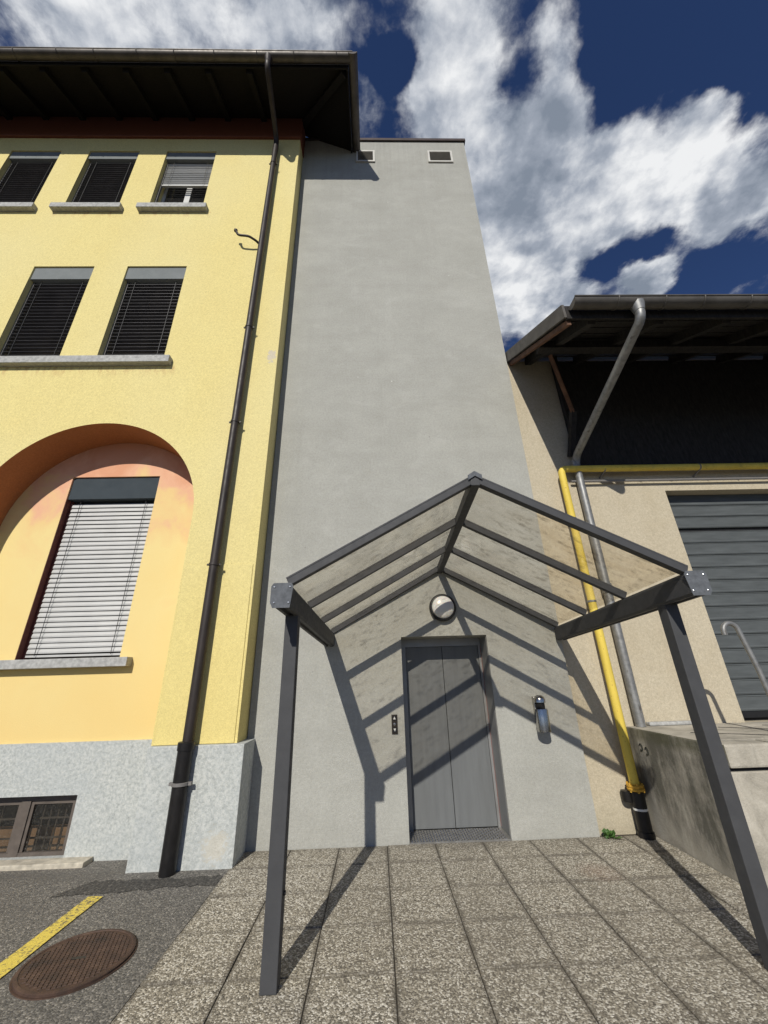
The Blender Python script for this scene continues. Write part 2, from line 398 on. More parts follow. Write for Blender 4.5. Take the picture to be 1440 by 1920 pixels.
slatwhite_m = simple('silver_slat', (0.47, 0.47, 0.455), 0.5, 0.1, 0.06, 4.0)
slatdark_m = simple('anthracite_slat', (0.125, 0.122, 0.13), 0.35, 0.3, 0.15, 4.0)
rail_m = simple('guide_rail_grey', (0.22, 0.21, 0.20), 0.5, 0.3, 0.1)
redrail_m = simple('oxblood_reveal', (0.115, 0.035, 0.028), 0.7, 0, 0.2)
framebrown_m = simple('brown_window_frame', (0.115, 0.095, 0.08), 0.6, 0.1, 0.2, 10.0)
framewhite_m = simple('pale_window_frame', (0.52, 0.52, 0.50), 0.55, 0, 0.08)
dark_m = simple('dark_interior', (0.012, 0.012, 0.013), 0.9, 0, 0.1)
board_m = simple('tan_board', (0.36, 0.22, 0.13), 0.8, 0, 0.2, 8.0)
door_m = simple('grey_lift_door', (0.145, 0.151, 0.152), 0.5, 0.1, 0.10, 2.2, None, (6, 6, 0.6))
trim_m = simple('brushed_door_frame', (0.27, 0.27, 0.265), 0.45, 0.4, 0.12, 3.0)
steel_m = simple('stainless_steel', (0.42, 0.41, 0.39), 0.22, 1.0, 0.08, 8.0)
check_m = simple('checker_plate', (0.30, 0.29, 0.27), 0.5, 0.6, 0.25, 14.0)
blackplastic_m = simple('black_plastic', (0.012, 0.012, 0.013), 0.45, 0, 0.1)
panelbrown_m = simple('dark_bronze_plate', (0.045, 0.037, 0.03), 0.4, 0.5, 0.2)
roller_m = simple('blue_grey_roller_slat', (0.084, 0.093, 0.096), 0.75, 0.0, 0.18, 5.0, None, (0.5, 1, 3), spec=0.2)
yellowpipe_m = simple('yellow_gas_paint', (0.72, 0.54, 0.085), 0.5, 0, 0.12, 5.0)
def chipped_yellow():
    m, n, b, o = new_mat('chipped_yellow_paint'); p = n.pos()
    c = n.ramp(n.noise(n.scaled(p, (3, 3, 0.8)), 1.6, 4), [(0.3, (0.62, 0.46, 0.07)), (0.7, (0.76, 0.585, 0.105))])
    c = n.mix(n.rng(n.noise(p, 34, 4, 0.65), 0.63, 0.69, 0, 0.8), c, (0.30, 0.15, 0.05))
    c = n.mix(n.rng(n.noise(n.scaled(p, (14, 14, 1.5)), 1.0, 4, 0.6), 0.5, 0.75, 0, 0.4), c, (0.33, 0.27, 0.09))
    n.put(b.inputs['Base Color'], c); b.inputs['Roughness'].default_value = 0.62; b.inputs['Specular IOR Level'].default_value = 0.3
    return m
yellowpipe_m = chipped_yellow()
yellowrust_m = simple('rusty_yellow_flange', (0.52, 0.30, 0.04), 0.65, 0.1, 0.35, 40.0)
whiteband_m = simple('white_tape', (0.6, 0.6, 0.58), 0.6, 0, 0.1)
flash_m = simple('brown_cap_flashing', (0.06, 0.045, 0.04), 0.5, 0.4, 0.2)
ventframe_m = simple('pale_vent_frame', (0.50, 0.49, 0.45), 0.6, 0.1, 0.1)
louver_m = simple('grey_louvre', (0.27, 0.255, 0.23), 0.6, 0.1, 0.1)
mortar_m = simple('joint_dirt', (0.055, 0.047, 0.036), 0.95, 0, 0.4, 40.0)
leaf_m = simple('weed_leaf', (0.055, 0.12, 0.025), 0.6, 0, 0.45, 60.0)
ground_m = simple('yard_ground', (0.07, 0.075, 0.05), 0.95, 0, 0.25, 0.6)
stain_m = simple('black_mark', (0.03, 0.03, 0.022), 0.95, 0, 0.4, 60.0)
red_m = simple('red_brown_sealant', (0.25, 0.08, 0.06), 0.8)

def glass_mat():
    m, n, b, o = new_mat('dusty_window_glass')
    p = n.pos()
    n.put(b.inputs['Base Color'], n.ramp(n.noise(p, 70, 4, 0.7), [(0.55, (0.012, 0.012, 0.012)), (0.8, (0.09, 0.085, 0.08))]))
    b.inputs['Roughness'].default_value = 0.08
    return m
glass_m = glass_mat()
def clear_glass():
    m, n, b, o = new_mat('clear_dusty_pane'); n.nodes.remove(b); p = n.pos()
    tr = n.new('ShaderNodeBsdfTransparent'); tr.inputs[0].default_value = (0.8, 0.8, 0.78, 1)
    gl = n.new('ShaderNodeBsdfGlossy'); gl.inputs['Roughness'].default_value = 0.08
    df = n.new('ShaderNodeBsdfDiffuse'); df.inputs[0].default_value = (0.3, 0.29, 0.27, 1)
    a = n.new('ShaderNodeMixShader'); a.inputs[0].default_value = 0.06; n.links.new(tr.outputs[0], a.inputs[1]); n.links.new(gl.outputs[0], a.inputs[2])
    c = n.new('ShaderNodeMixShader'); n.put(c.inputs[0], n.rng(n.noise(p, 60, 4, 0.7), 0.58, 0.75, 0.02, 0.4)); n.links.new(a.outputs[0], c.inputs[1]); n.links.new(df.outputs[0], c.inputs[2])
    n.links.new(c.outputs[0], o.inputs[0]); return m
pane_m = clear_glass()
def globe_mat():
    m, n, b, o = new_mat('frosted_globe')
    b.inputs['Base Color'].default_value = (0.66, 0.65, 0.62, 1); b.inputs['Roughness'].default_value = 0.25
    b.inputs['Subsurface Weight'].default_value = 0.1
    return m
globe_m = globe_mat()


# ------------------------------------------------------------------ mesh helpers
OFF = {}
class MB:
    def __init__(s): s.v = []; s.f = []
    def add(s, vs, fs):
        k = len(s.v); s.v += [tuple(p) for p in vs]; s.f += [tuple(i + k for i in f) for f in fs]; return s
    def quad(s, *p): return s.add(p, [tuple(range(len(p)))])
    def box(s, x0, x1, y0, y1, z0, z1):
        return s.add([(x0, y0, z0), (x1, y0, z0), (x1, y1, z0), (x0, y1, z0), (x0, y0, z1), (x1, y0, z1), (x1, y1, z1), (x0, y1, z1)],
                     [(0, 3, 2, 1), (4, 5, 6, 7), (0, 1, 5, 4), (1, 2, 6, 5), (2, 3, 7, 6), (3, 0, 4, 7)])
    def bar(s, a, b, wd, ht, upv=(0, 0, 1)):
        """box of section wd x ht from a to b"""
        a = Vector(a); b = Vector(b); d = (b - a).normalized(); sx = d.cross(Vector(upv)).normalized(); uu = sx.cross(d)
        vs = []
        for p in (a, b):
            for i, j in ((-1, -1), (1, -1), (1, 1), (-1, 1)): vs.append(p + sx * (i * wd / 2) + uu * (j * ht / 2))
        return s.add(vs, [(3, 2, 1, 0), (4, 5, 6, 7), (0, 1, 5, 4), (1, 2, 6, 5), (2, 3, 7, 6), (3, 0, 4, 7)])
    def extr(s, poly, a, b):
        """extrude polygon (list of Vectors, at point a) to b"""
        d = Vector(b) - Vector(a); n = len(poly)
        vs = [Vector(p) for p in poly] + [Vector(p) + d for p in poly]
        return s.add(vs, [tuple(range(n - 1, -1, -1)), tuple(range(n, 2 * n))] + [(i, (i + 1) % n, (i + 1) % n + n, i + n) for i in range(n)])
    def tube(s, pts, r, n=14, caps=True):
        pts = [Vector(p) for p in pts]; m = len(pts); vs = []; prev = None
        rr = r if isinstance(r, (list, tuple)) else [r] * m
        for i, p in enumerate(pts):
            d = (pts[min(i + 1, m - 1)] - pts[max(i - 1, 0)]).normalized()
            if prev is None:
                ref = Vector((0, 0, 1)) if abs(d.z) < 0.9 else Vector((1, 0, 0)); a = d.cross(ref).normalized()
            else:
                a = (prev - d * prev.dot(d)).normalized()
            prev = a; bb = d.cross(a)
            for k in range(n):
                t = 2 * math.pi * k / n; vs.append(p + (a * math.cos(t) + bb * math.sin(t)) * rr[i])
        fs = [(i * n + k, i * n + (k + 1) % n, (i + 1) * n + (k + 1) % n, (i + 1) * n + k) for i in range(m - 1) for k in range(n)]
        if caps: fs += [tuple(range(n - 1, -1, -1)), tuple(range((m - 1) * n, m * n))]
        return s.add(vs, fs)
    def lathe(s, prof, origin, axis, n=32):
        """prof: list of (radius, along)"""
        o = Vector(origin); ax = Vector(axis).normalized(); ref = Vector((0, 0, 1)) if abs(ax.z) < 0.9 else Vector((1, 0, 0))
        a = ax.cross(ref).normalized(); b = ax.cross(a); vs = []
        for (r, h) in prof:
            for k in range(n):
                t = 2 * math.pi * k / n; vs.append(o + ax * h + (a * math.cos(t) + b * math.sin(t)) * max(r, 1e-4))
        m = len(prof)
        fs = [(i * n + k, i * n + (k + 1) % n, (i + 1) * n + (k + 1) % n, (i + 1) * n + k) for i in range(m - 1) for k in range(n)]
        fs += [tuple(range(n - 1, -1, -1)), tuple(range((m - 1) * n, m * n))]
        return s.add(vs, fs)
    def mesh(s, name, mat, smooth=False, bevel=0.0, off=(0, 0, 0)):
        me = bpy.data.meshes.new(name)
        me.from_pydata([(p[0] - off[0], p[1] - off[1], p[2] - off[2]) for p in s.v], [], s.f)
        bm = bmesh.new(); bm.from_mesh(me)
        if bevel:
            bmesh.ops.remove_doubles(bm, verts=bm.verts, dist=1e-5)
            bmesh.ops.bevel(bm, geom=[e for e in bm.edges if len(e.link_faces) == 2 and e.calc_face_angle(0) > 0.5], offset=bevel, segments=2, affect='EDGES', profile=0.6)
        bmesh.ops.recalc_face_normals(bm, faces=bm.faces)
        if smooth:
            for f in bm.faces: f.smooth = True
            for e in bm.edges:
                if len(e.link_faces) == 2 and e.calc_face_angle(0) > 0.7: e.smooth = False
        bm.to_mesh(me); bm.free()
        me.materials.append(mat)
        return me
    def build(s, name, mat, parent=None, **kw):
        off = OFF.get(parent.name, (0, 0, 0)) if parent else (0, 0, 0)
        o = bpy.data.objects.new(name, s.mesh(name, mat, off=off, **kw)); C.objects.link(o)
        if parent: o.parent = parent
        OFF[o.name] = off
        return o

def root(name, label, cat, loc, group=None):
    o = bpy.data.objects.new(name, None); C.objects.link(o); o.location = loc; OFF[o.name] = tuple(loc)
    o.empty_display_size = 0.2
    o['label'] = label; o['category'] = cat
    if group: o['group'] = group
    return o
def piece(name, me, parent, loc):
    o = bpy.data.objects.new(name, me); C.objects.link(o); off = OFF.get(parent.name, (0, 0, 0))
    o.parent = parent; o.location = (loc[0] - off[0], loc[1] - off[1], loc[2] - off[2])
    return o
def fillet(pts, r, k=6):
    """round the corners of a polyline"""
    P = [Vector(p) for p in pts]; out = [P[0]]
    for i in range(1, len(P) - 1):
        a = (P[i - 1] - P[i]); b = (P[i + 1] - P[i]); t = min(r, a.length * 0.45, b.length * 0.45)
        p0 = P[i] + a.normalized() * t; p2 = P[i] + b.normalized() * t
        for j in range(k + 1):
            u = j / k; out.append(p0 * (1 - u) ** 2 + P[i] * 2 * u * (1 - u) + p2 * u * u)
    out.append(P[-1]); return out

def wall(mb, y, x0, x1, z0, z1, rects=(), arch=None, depth=0.3):
    """front wall in the plane y with rectangular openings (xa, xb, za, zb) and one round-headed niche (cx, spring, R, zbottom)"""
    xs = {x0, x1}; zs = {z0, z1}
    for r in rects: xs |= {r[0], r[1]}; zs |= {r[2], r[3]}
    if arch:
        cx, sp, R, zb = arch; xs |= {cx - R, cx + R}; zs |= {sp, sp + R, zb}
    xs = sorted(t for t in xs if x0 <= t <= x1); zs = sorted(t for t in zs if z0 <= t <= z1)
    for i in range(len(xs) - 1):
        for j in range(len(zs) - 1):
            a, b, c, d = xs[i], xs[i + 1], zs[j], zs[j + 1]; mx, mz = (a + b) / 2, (c + d) / 2
            if any(r[0] < mx < r[1] and r[2] < mz < r[3] for r in rects): continue
            if arch and abs(mx - cx) < R and zb < mz < sp + R: continue
            mb.quad((a, y, c), (b, y, c), (b, y, d), (a, y, d))
    for (a, b, c, d) in rects:
        e = y + depth
        mb.quad((a, y, c), (a, e, c), (a, e, d), (a, y, d)); mb.quad((b, y, c), (b, y, d), (b, e, d), (b, e, c))
        mb.quad((a, y, d), (a, e, d), (b, e, d), (b, y, d)); mb.quad((a, y, c), (b, y, c), (b, e, c), (a, e, c))
    if arch:
        n = 48
        P = [(cx + R * math.cos(math.pi * k / n), sp + R * math.sin(math.pi * k / n)) for k in range(n + 1)]
        for k in range(n):
            p, q = P[k], P[k + 1]
            mb.quad((p[0], y, p[1]), (q[0], y, q[1]), (q[0], y, sp + R), (p[0], y, sp + R))
        return P


# ------------------------------------------------------------------ the setting: ground, asphalt, pavement
g = MB(); g.box(-900, 900, -900, 900, -0.6, -0.2); o = g.build('ground', ground_m); o['kind'] = 'structure'
PX0, PX1, PY0, PY1 = -1.425, 5.075, -6.418, 0.06
def az(x, y):
    def ss(t): t = max(0, min(1, t)); return t * t * (3 - 2 * t)
    d = -0.085 * ss((y + 0.55) / 0.55) * ss((-2.36 - x) / 0.1)
    return d - 0.004
xs = [-60, -30, -14, -8, -5.4, -4.6, -4, -3.5, -3, -2.7, -2.55, -2.46, -2.36, -2.2, -1.9, -1.6, PX0, PX1, 8, 14, 30, 60]
ys = [-60, -30, -14, PY0, -4, -2.5, -1.5, -1, -0.7, -0.55, -0.45, -0.35, -0.25, -0.15, -0.05, 0.3]
a = MB(); idx = {}; low_bounce_ground = MB()
for x in xs:
    for y in ys: idx[(x, y)] = len(a.v); a.v.append((x, y, az(x, y)))
for i in range(len(xs) - 1):
    for j in range(len(ys) - 1):
        mx, my = (xs[i] + xs[i + 1]) / 2, (ys[j] + ys[j + 1]) / 2
        if PX0 < mx < PX1 and my > PY0: continue
        if my < PY0 or abs(mx) > 14:
            low_bounce_ground.quad(*[(x_, y_, -0.004) for x_, y_ in ((xs[i], ys[j]), (xs[i + 1], ys[j]), (xs[i + 1], ys[j + 1]), (xs[i], ys[j + 1]))]); continue
        a.f.append((idx[(xs[i], ys[j])], idx[(xs[i + 1], ys[j])], idx[(xs[i + 1], ys[j + 1])], idx[(xs[i], ys[j + 1])]))
o = a.build('asphalt', asph_m, smooth=True); o['kind'] = 'structure'
o = low_bounce_ground.build('low_bounce_ground', low_bounce_m); o['kind'] = 'structure'  # unseen outer ground, added darker to cut bounce light on the walls
p = MB()
edge = []
for k in range(26):
    t = k / 25; edge.append((-2.78 + 1.345 * t, -0.80 + 0.10 * t + random.uniform(-0.025, 0.025)))
top = []
for k in range(26):
    t = 1 - k / 25; top.append((-2.62 + 1.185 * t, -0.56 + 0.02 * t + random.uniform(-0.03, 0.03)))
p.quad(*[(x, y, 0.0) for x, y in edge + top])
o = p.build('asphalt_patch', patch_m); o['kind'] = 'structure'
p = MB(); p.quad(*[(-2.44 + random.uniform(-.004, .004), -0.83 - 0.42 * k, 0.0035) for k in range(14)], *[(-2.315 + random.uniform(-.004, .004), -0.845 - 0.42 * k, 0.0035) for k in range(13, -1, -1)])
o = p.build('parking_line', line_m); o['kind'] = 'structure'

pv = MB(); pv.box(PX0, PX1, PY0, PY1, -0.1, -0.009); pave = pv.build('pavement', mortar_m); pave['kind'] = 'structure'
slab_cache = {}
rows = [-0.418 - 0.5 * j for j in range(0, 13)]
for j in range(-1, 12):
    y1 = rows[j] if j >= 0 else -0.006; y0 = rows[j + 1]
    for k in range(13):
        x0 = PX0 + 0.5 * k; x1 = x0 + 0.5
        if y1 > -1.3 and x1 > 2.92: x1 = 2.915
        if x1 - x0 < 0.05 or (y1 > -1.3 and x0 > 2.9): continue
        key = (round(x1 - x0, 3), round(y1 - y0, 3))
        if key not in slab_cache:
            q = MB(); hx, hy = key[0] / 2 - 0.0035, key[1] / 2 - 0.0035; q.box(-hx, hx, -hy, hy, -0.05, 0.0)
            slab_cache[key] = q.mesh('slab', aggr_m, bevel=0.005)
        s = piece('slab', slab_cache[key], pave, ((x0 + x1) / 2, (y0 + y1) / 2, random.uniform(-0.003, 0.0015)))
        s.rotation_euler = (random.uniform(-.004, .004), random.uniform(-.004, .004), random.uniform(-.003, .003))

# ------------------------------------------------------------------ lift tower
TX0, TX1, TZ = -1.492, 2.34, 13.53
T = root('lift_tower', 'tall windowless grey rendered lift tower between the yellow building and the beige warehouse', 'tower', (0.4, 2.0, 0))
DX0, DX1, DZ = 0.31, 1.392, 2.08
mb = MB(); wall(mb, 0.0, TX0, TX1, -0.05, TZ, [(DX0, DX1, -0.05, DZ)], depth=0.40)
mb.quad((TX0, 0, -.05), (TX0, 0, TZ), (TX0, 5, TZ), (TX0, 5, -.05)); mb.quad((TX1, 0, -.05), (TX1, 5, -.05), (TX1, 5, TZ), (TX1, 0, TZ))
mb.quad((TX0, 5, -.05), (TX0, 5, TZ), (TX1, 5, TZ), (TX1, 5, -.05)); mb.quad((TX0, 0, TZ), (TX1, 0, TZ), (TX1, 5, TZ), (TX0, 5, TZ))
mb.build('wall', tower_m, T)
mb = MB(); mb.box(TX0, TX1 + .035, -.035, 5.03, TZ + .003, TZ + .05); mb.box(TX0, TX1 + .035, -.038, -.022, TZ - .045, TZ + .02); mb.box(TX1 + .02, TX1 + .037, -.02, 5.03, TZ - .045, TZ + .02)
mb.build('cap_flashing', flash_m, T)
# lift door in its recess
Dr = MB(); yd = 0.36
Dr.box(DX0 + .002, DX0 + .075, yd, yd + .035, 0.0, DZ - .002); Dr.box(DX1 - .035, DX1 - .002, yd, yd + .035, 0.0, DZ - .002); Dr.box(DX0 + .075, DX1 - .035, yd, yd + .035, DZ - .10, DZ - .002)
door = Dr.build('lift_door', trim_m, T)
xm = (DX0 + .075 + DX1 - .035) / 2
for (u0, u1) in ((DX0 + .078, xm - .0035), (xm + .0035, DX1 - .038)):
    q = MB(); q.box(u0, u1, yd + .012, yd + .04, 0.012, DZ - .103); q.build('door_leaf', door_m, door, bevel=0.003)
q = MB(); q.box(DX0 + .075, DX1 - .035, yd + .041, yd + .06, 0.0, DZ - .1); q.build('door_backing', dark_m, door)
q = MB(); q.box(DX1 - .0035, DX1 - .0005, .03, yd - .003, 0.02, DZ - .02); q.build('jamb_lining', trim_m, door)
q = MB(); q.box(DX1 - .006, DX1 - .0036, yd - .012, yd - .004, 0.02, DZ - .1); q.build('sealant', red_m, door)
# checker plate threshold with its raised lozenges
th = MB(); th.box(DX0 + .004, DX1 - .007, 0.002, yd - .001, -0.02, 0.008); th = th.build('threshold_plate', check_m, T)
lz = MB(); r = 0
for i in range(34):
    for j in range(11):
        cx = DX0 + .03 + i * .0312; cy = .022 + j * .0312
        if cx > DX1 - .03 or cy > yd - .015: continue
        ang = math.pi / 4 if (i + j) % 2 else -math.pi / 4
        l, wd = .0135, .0042; ca, sa = math.cos(ang), math.sin(ang)
        pts = [(cx + ca * u - sa * v, cy + sa * u + ca * v, .0125) for u, v in ((-l, 0), (0, -wd), (l, 0), (0, wd))]
        low = [(cx + ca * u - sa * v, cy + sa * u + ca * v, .0075) for u, v in ((-l * 1.15, 0), (0, -wd * 1.4), (l * 1.15, 0), (0, wd * 1.4))]
        lz.add(pts + low, [(0, 1, 2, 3), (4, 5, 1, 0), (5, 6, 2, 1), (6, 7, 3, 2), (7, 4, 0, 3)])
o = lz.build('lozenge_tread', steel_m, th); o['kind'] = 'stuff'
# vents under the tower top
for (u0, u1, label) in ((1.42, 2.0, None), (-0.26, 0.178, None)):
    z0, z1 = 12.60, 13.06; q = MB(); fw_ = .045
    q.box(u0, u1, -.03, -.001, z1 - fw_, z1); q.box(u0, u1, -.03, -.001, z0, z0 + fw_); q.box(u0, u0 + fw_, -.03, -.001, z0 + fw_, z1 - fw_); q.box(u1 - fw_, u1, -.03, -.001, z0 + fw_, z1 - fw_)
    v = q.build('vent', ventframe_m, T)
    q = MB(); q.box(u0 + fw_, u1 - fw_, -.008, -.002, z0 + fw_, z1 - fw_); q.build('vent_backing', dark_m, v)
    q = MB(); hw = (u1 - u0) / 2 - fw_ - .002; q.bar((-hw, 0, 0), (hw, 0, 0), .004, .034, (0, .75, .66)); me = q.mesh('louvre', louver_m)
    for k in range(11): piece('louvre', me, v, ((u0 + u1) / 2, -.016, z0 + fw_ + .016 + k * .0325))

# ------------------------------------------------------------------ yellow building
WY = -0.33; WX1 = -1.50; WX0 = -14.0; NY = 0.20
Yb = root('yellow_building', 'yellow rendered three storey building with arched niche and deep dark eaves', 'building', (-6.0, 3.0, 0))
ACX, ASP, AR = -3.89, 3.66, 1.49
W3 = [(-7.66, -6.60), (-6.00, -4.94), (-4.35, -3.29)]
W2 = [(-6.00, -4.94), (-4.355, -3.30)]
w3z = (10.28, 12.30); w2z = (6.36, 8.57)
mb = MB(); P = wall(mb, WY, WX0, WX1, 1.02, 13.75, [(u0, u1, *w3z) for u0, u1 in W3] + [(u0, u1, *w2z) for u0, u1 in W2], (ACX, ASP, AR, 1.02))
mb.quad((WX1, WY, 1.0), (WX1, 5, 1.0), (WX1, 5, 13.9), (WX1, WY, 13.9))
mb.build('wall', yellow_m, Yb)
q = MB(); q.box(-2.38, WX1 - .03, WY - .009, WY - .001, 1.021, 2.98); q.build('pier_facing', yellow_m, Yb, bevel=.006)
# niche: soffit, jambs, back wall with a window hole
q = MB()
for k in range(len(P) - 1):
    a_, b_ = P[k], P[k + 1]; q.quad((a_[0], WY, a_[1]), (b_[0], WY, b_[1]), (b_[0], NY, b_[1]), (a_[0], NY, a_[1]))
q.build('niche_soffit', terra_m, Yb, smooth=True)
for sx in (-1, 1):
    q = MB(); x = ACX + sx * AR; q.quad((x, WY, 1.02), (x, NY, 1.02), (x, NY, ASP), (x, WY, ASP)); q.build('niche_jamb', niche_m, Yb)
W1 = (-4.565, -3.262, 1.94, 4.55)
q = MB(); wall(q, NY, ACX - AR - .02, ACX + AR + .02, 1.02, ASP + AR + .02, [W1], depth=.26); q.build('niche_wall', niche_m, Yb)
# plinth: pier with the wall line, recessed panel in the niche with the basement window
BW = (-5.05, -3.365, -0.055, 0.505)
q = MB(); q.box(-2.395, -1.40, -.40, .0, -.25, 1.018)
q.add([], []); q.build('plinth', plinth_m, Yb, bevel=.008)
q = MB(); q.box(-9.0, -5.385, -.40, .0, -.25, 1.018); q.build('plinth', plinth_m, Yb, bevel=.008)
q = MB(); wall(q, NY - .03, -5.384, -2.396, -.25, 1.018, [BW], depth=.2); q.quad((-5.384, NY - .03, 1.018), (-2.396, NY - .03, 1.018), (-2.396, NY + .01, 1.024), (-5.384, NY + .01, 1.024)); q.build('niche_plinth', plinth_m, Yb)
q = MB(); q.box(WX0, WX1 + .004, WY - .02, WY + .3, 12.78, 13.72); q.box(WX1 + .0045, WX1 + .022, WY - .02, -.004, 12.78, 13.72); q.build('cornice_band', band_m, Yb)
q = MB(); q.box(WX0, WX1 + .024, WY - .05, WY - .0205, 12.78, 12.83); q.build('cornice_moulding', band_m, Yb, bevel=.01)
# roof: hipped, eaves over the front and over the tower corner
EY, EX, EZ, SL = -1.37, -0.385, 13.13, 0.57
def rz(x, y): return EZ + SL * min(y - EY, EX - x)
fr = [(-16, EY), (EX, EY), (EX - 6.75, EY + 6.75), (-16, EY + 6.75)]
si = [(EX, EY), (EX, -.006), (WX1 - .002, -.006), (WX1 - .002, EY + 6.75), (EX - 6.75, EY + 6.75)]
def plane_z(pts, kind, dz): return [(x, y, EZ + dz + SL * ((y - EY) if kind == 'f' else (EX - x))) for x, y in pts]
q = MB(); q.quad(*plane_z(fr, 'f', .10)); q.quad(*plane_z(si, 's', .10)); q.build('roof', tile_m, Yb)
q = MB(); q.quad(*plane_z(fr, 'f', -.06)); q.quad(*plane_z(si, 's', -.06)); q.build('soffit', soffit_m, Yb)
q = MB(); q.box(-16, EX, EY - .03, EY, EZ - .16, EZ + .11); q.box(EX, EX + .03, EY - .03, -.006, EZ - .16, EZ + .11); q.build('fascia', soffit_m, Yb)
q = MB()
for k in range(13):
    x = -12.2 + k * .82
    y1 = min(WY - .02, EY + (EX - x) - .1)
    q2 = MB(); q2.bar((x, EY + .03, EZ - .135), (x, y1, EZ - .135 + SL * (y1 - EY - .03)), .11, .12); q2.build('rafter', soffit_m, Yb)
q2 = MB(); q2.bar((EX - .05, EY + .05, EZ - .12), (EX - 1.17, EY + 1.17, EZ - .12 + SL * 1.12), .12, .14); q2.build('hip_rafter', soffit_m, Yb)
def gutter(mb, a, b, r, out, zc, lip=.012):
    """half round trough along a->b, out = outward direction"""
    a = Vector(a); b = Vector(b); o_ = Vector(out); prof = []
    for k in range(15):
        t = math.pi * k / 14; prof.append((o_ * (math.cos(t) * r), -math.sin(t) * r))
    for k in range(14, -1, -1):
        t = math.pi * k / 14; prof.append((o_ * (math.cos(t) * (r - .006)), -math.sin(t) * (r - .006)))
    poly = [a + v + Vector((0, 0, zc + h)) for v, h in prof]
    n_ = len(poly); d = b - a
    mb.add(poly + [p_ + d for p_ in poly], [(i, (i + 1) % n_, (i + 1) % n_ + n_, i + n_) for i in range(n_)])
    mb.add([poly[i] for i in range(15)], [tuple(range(15))]); mb.add([poly[i] + d for i in range(15)], [tuple(range(15))])
    mb.tube([a + o_ * r + Vector((0, 0, zc)), b + o_ * r + Vector((0, 0, zc))], lip, 8)
q = MB(); gutter(q, (-16, EY - .125, 0), (EX + .13, EY - .125, 0), .09, (0, -1, 0), 13.10)
gut = q.build('gutter', gutter_m, Yb, smooth=True)
q = MB(); gutter(q, (EX + .125, EY - .215, 0), (EX + .125, -.006, 0), .09, (1, 0, 0), 13.094)
q.build('gutter', gutter_m, Yb, smooth=True)
for k in range(12):
    x = -0.62 - k * .78 + random.uniform(-.05, .05)
    q = MB(); pts = [(x, EY - .125 - math.cos(math.pi * t / 12) * .094, 13.10 - math.sin(math.pi * t / 12) * .094) for t in range(13)]
    q.tube(pts, .008, 6); q.build('gutter_bracket', gutter_m, gut)
# downpipe
PXX = -1.975; PYY = -.435
q = MB(); q.tube(fillet([(-1.93, EY - .125, 13.06), (-1.93, EY - .125, 12.74), (PXX, PYY, 12.50), (PXX, PYY, 1.03)], .16, 8), .055, 16); q.lathe([(.085, 0), (.058, -.13), (.056, -.2)], (-1.93, EY - .125, 13.05), (0, 0, 1), 16)
pipe = q.build('downpipe', brownpipe_m, Yb, smooth=True)
q = MB(); q.tube([(PXX, PYY - .03, 1.06), (PXX, PYY - .03, -.02)], .074, 18); q.lathe([(.082, 0), (.082, .07), (.075, .075)], (PXX, PYY - .03, .99), (0, 0, 1), 18)
q.build('cast_iron_base', castpipe_m, pipe, smooth=True)
for z in (11.6, 6.92, 5.06, 2.95):
    q = MB(); q.lathe([(.064, -.014), (.064, .014)], (PXX, PYY, z), (0, 0, 1), 16); q.bar((PXX + .055, PYY, z), (PXX + .085, PYY, z), .022, .02); q.bar((PXX - .055, PYY, z), (PXX - .085, PYY, z), .022, .02); q.tube([(PXX, PYY + .05, z), (PXX, WY + .01, z)], .008, 8)
    q.build('pipe_bracket', brownpipe_m, pipe, smooth=True)
q = MB(); q.lathe([(.079, -.016), (.084, -.012), (.084, .012), (.079, .016)], (PXX, PYY - .03, .70), (0, 0, 1), 18); q.box(PXX + .07, PXX + .11, PYY - .045, PYY - .015, .685, .715); q.box(PXX - .11, PXX - .07, PYY - .045, PYY - .015, .685, .715)
q.build('pipe_bracket', rail_m, pipe, smooth=True)
q = MB(); q.tube(fillet([(PXX - .02, WY + .01, 9.08), (PXX - .09, -.43, 9.10), (-2.2, -.50, 9.14), (-2.40, -.50, 9.17), (-2.45, -.50, 9.29)], .05, 4), .021, 10); q.lathe([(.0, -.03), (.03, -.02), (.034, .01), (.0, .035)], (-2.455, -.50, 9.30), (0, 0, 1), 10)
q.build('iron_hook', brownpipe_m, Yb, smooth=True)

# windows with blinds
def slat_mesh(wd, mat, tilt, depth=.075):
    q = MB(); n_ = 5; up_ = []; lo_ = []
    for k in range(n_):
        t = k / (n_ - 1) - .5; yy = t * depth; zz_ = .010 * (1 - (2 * t) ** 2)
        ca, sa = math.cos(tilt), math.sin(tilt)
        up_.append((yy * ca - zz_ * sa, yy * sa + zz_ * ca)); zl = zz_ - .0025
        lo_.append((yy * ca - zl * sa, yy * sa + zl * ca))
    loop = up_ + lo_[::-1]; m_ = len(loop)
    q.add([(-wd / 2, a_, b_) for a_, b_ in loop] + [(wd / 2, a_, b_) for a_, b_ in loop], [(i, (i + 1) % m_, (i + 1) % m_ + m_, i + m_) for i in range(m_)] + [tuple(range(m_)), tuple(range(2 * m_ - 1, m_ - 1, -1))])
    return q.mesh('slat', mat)

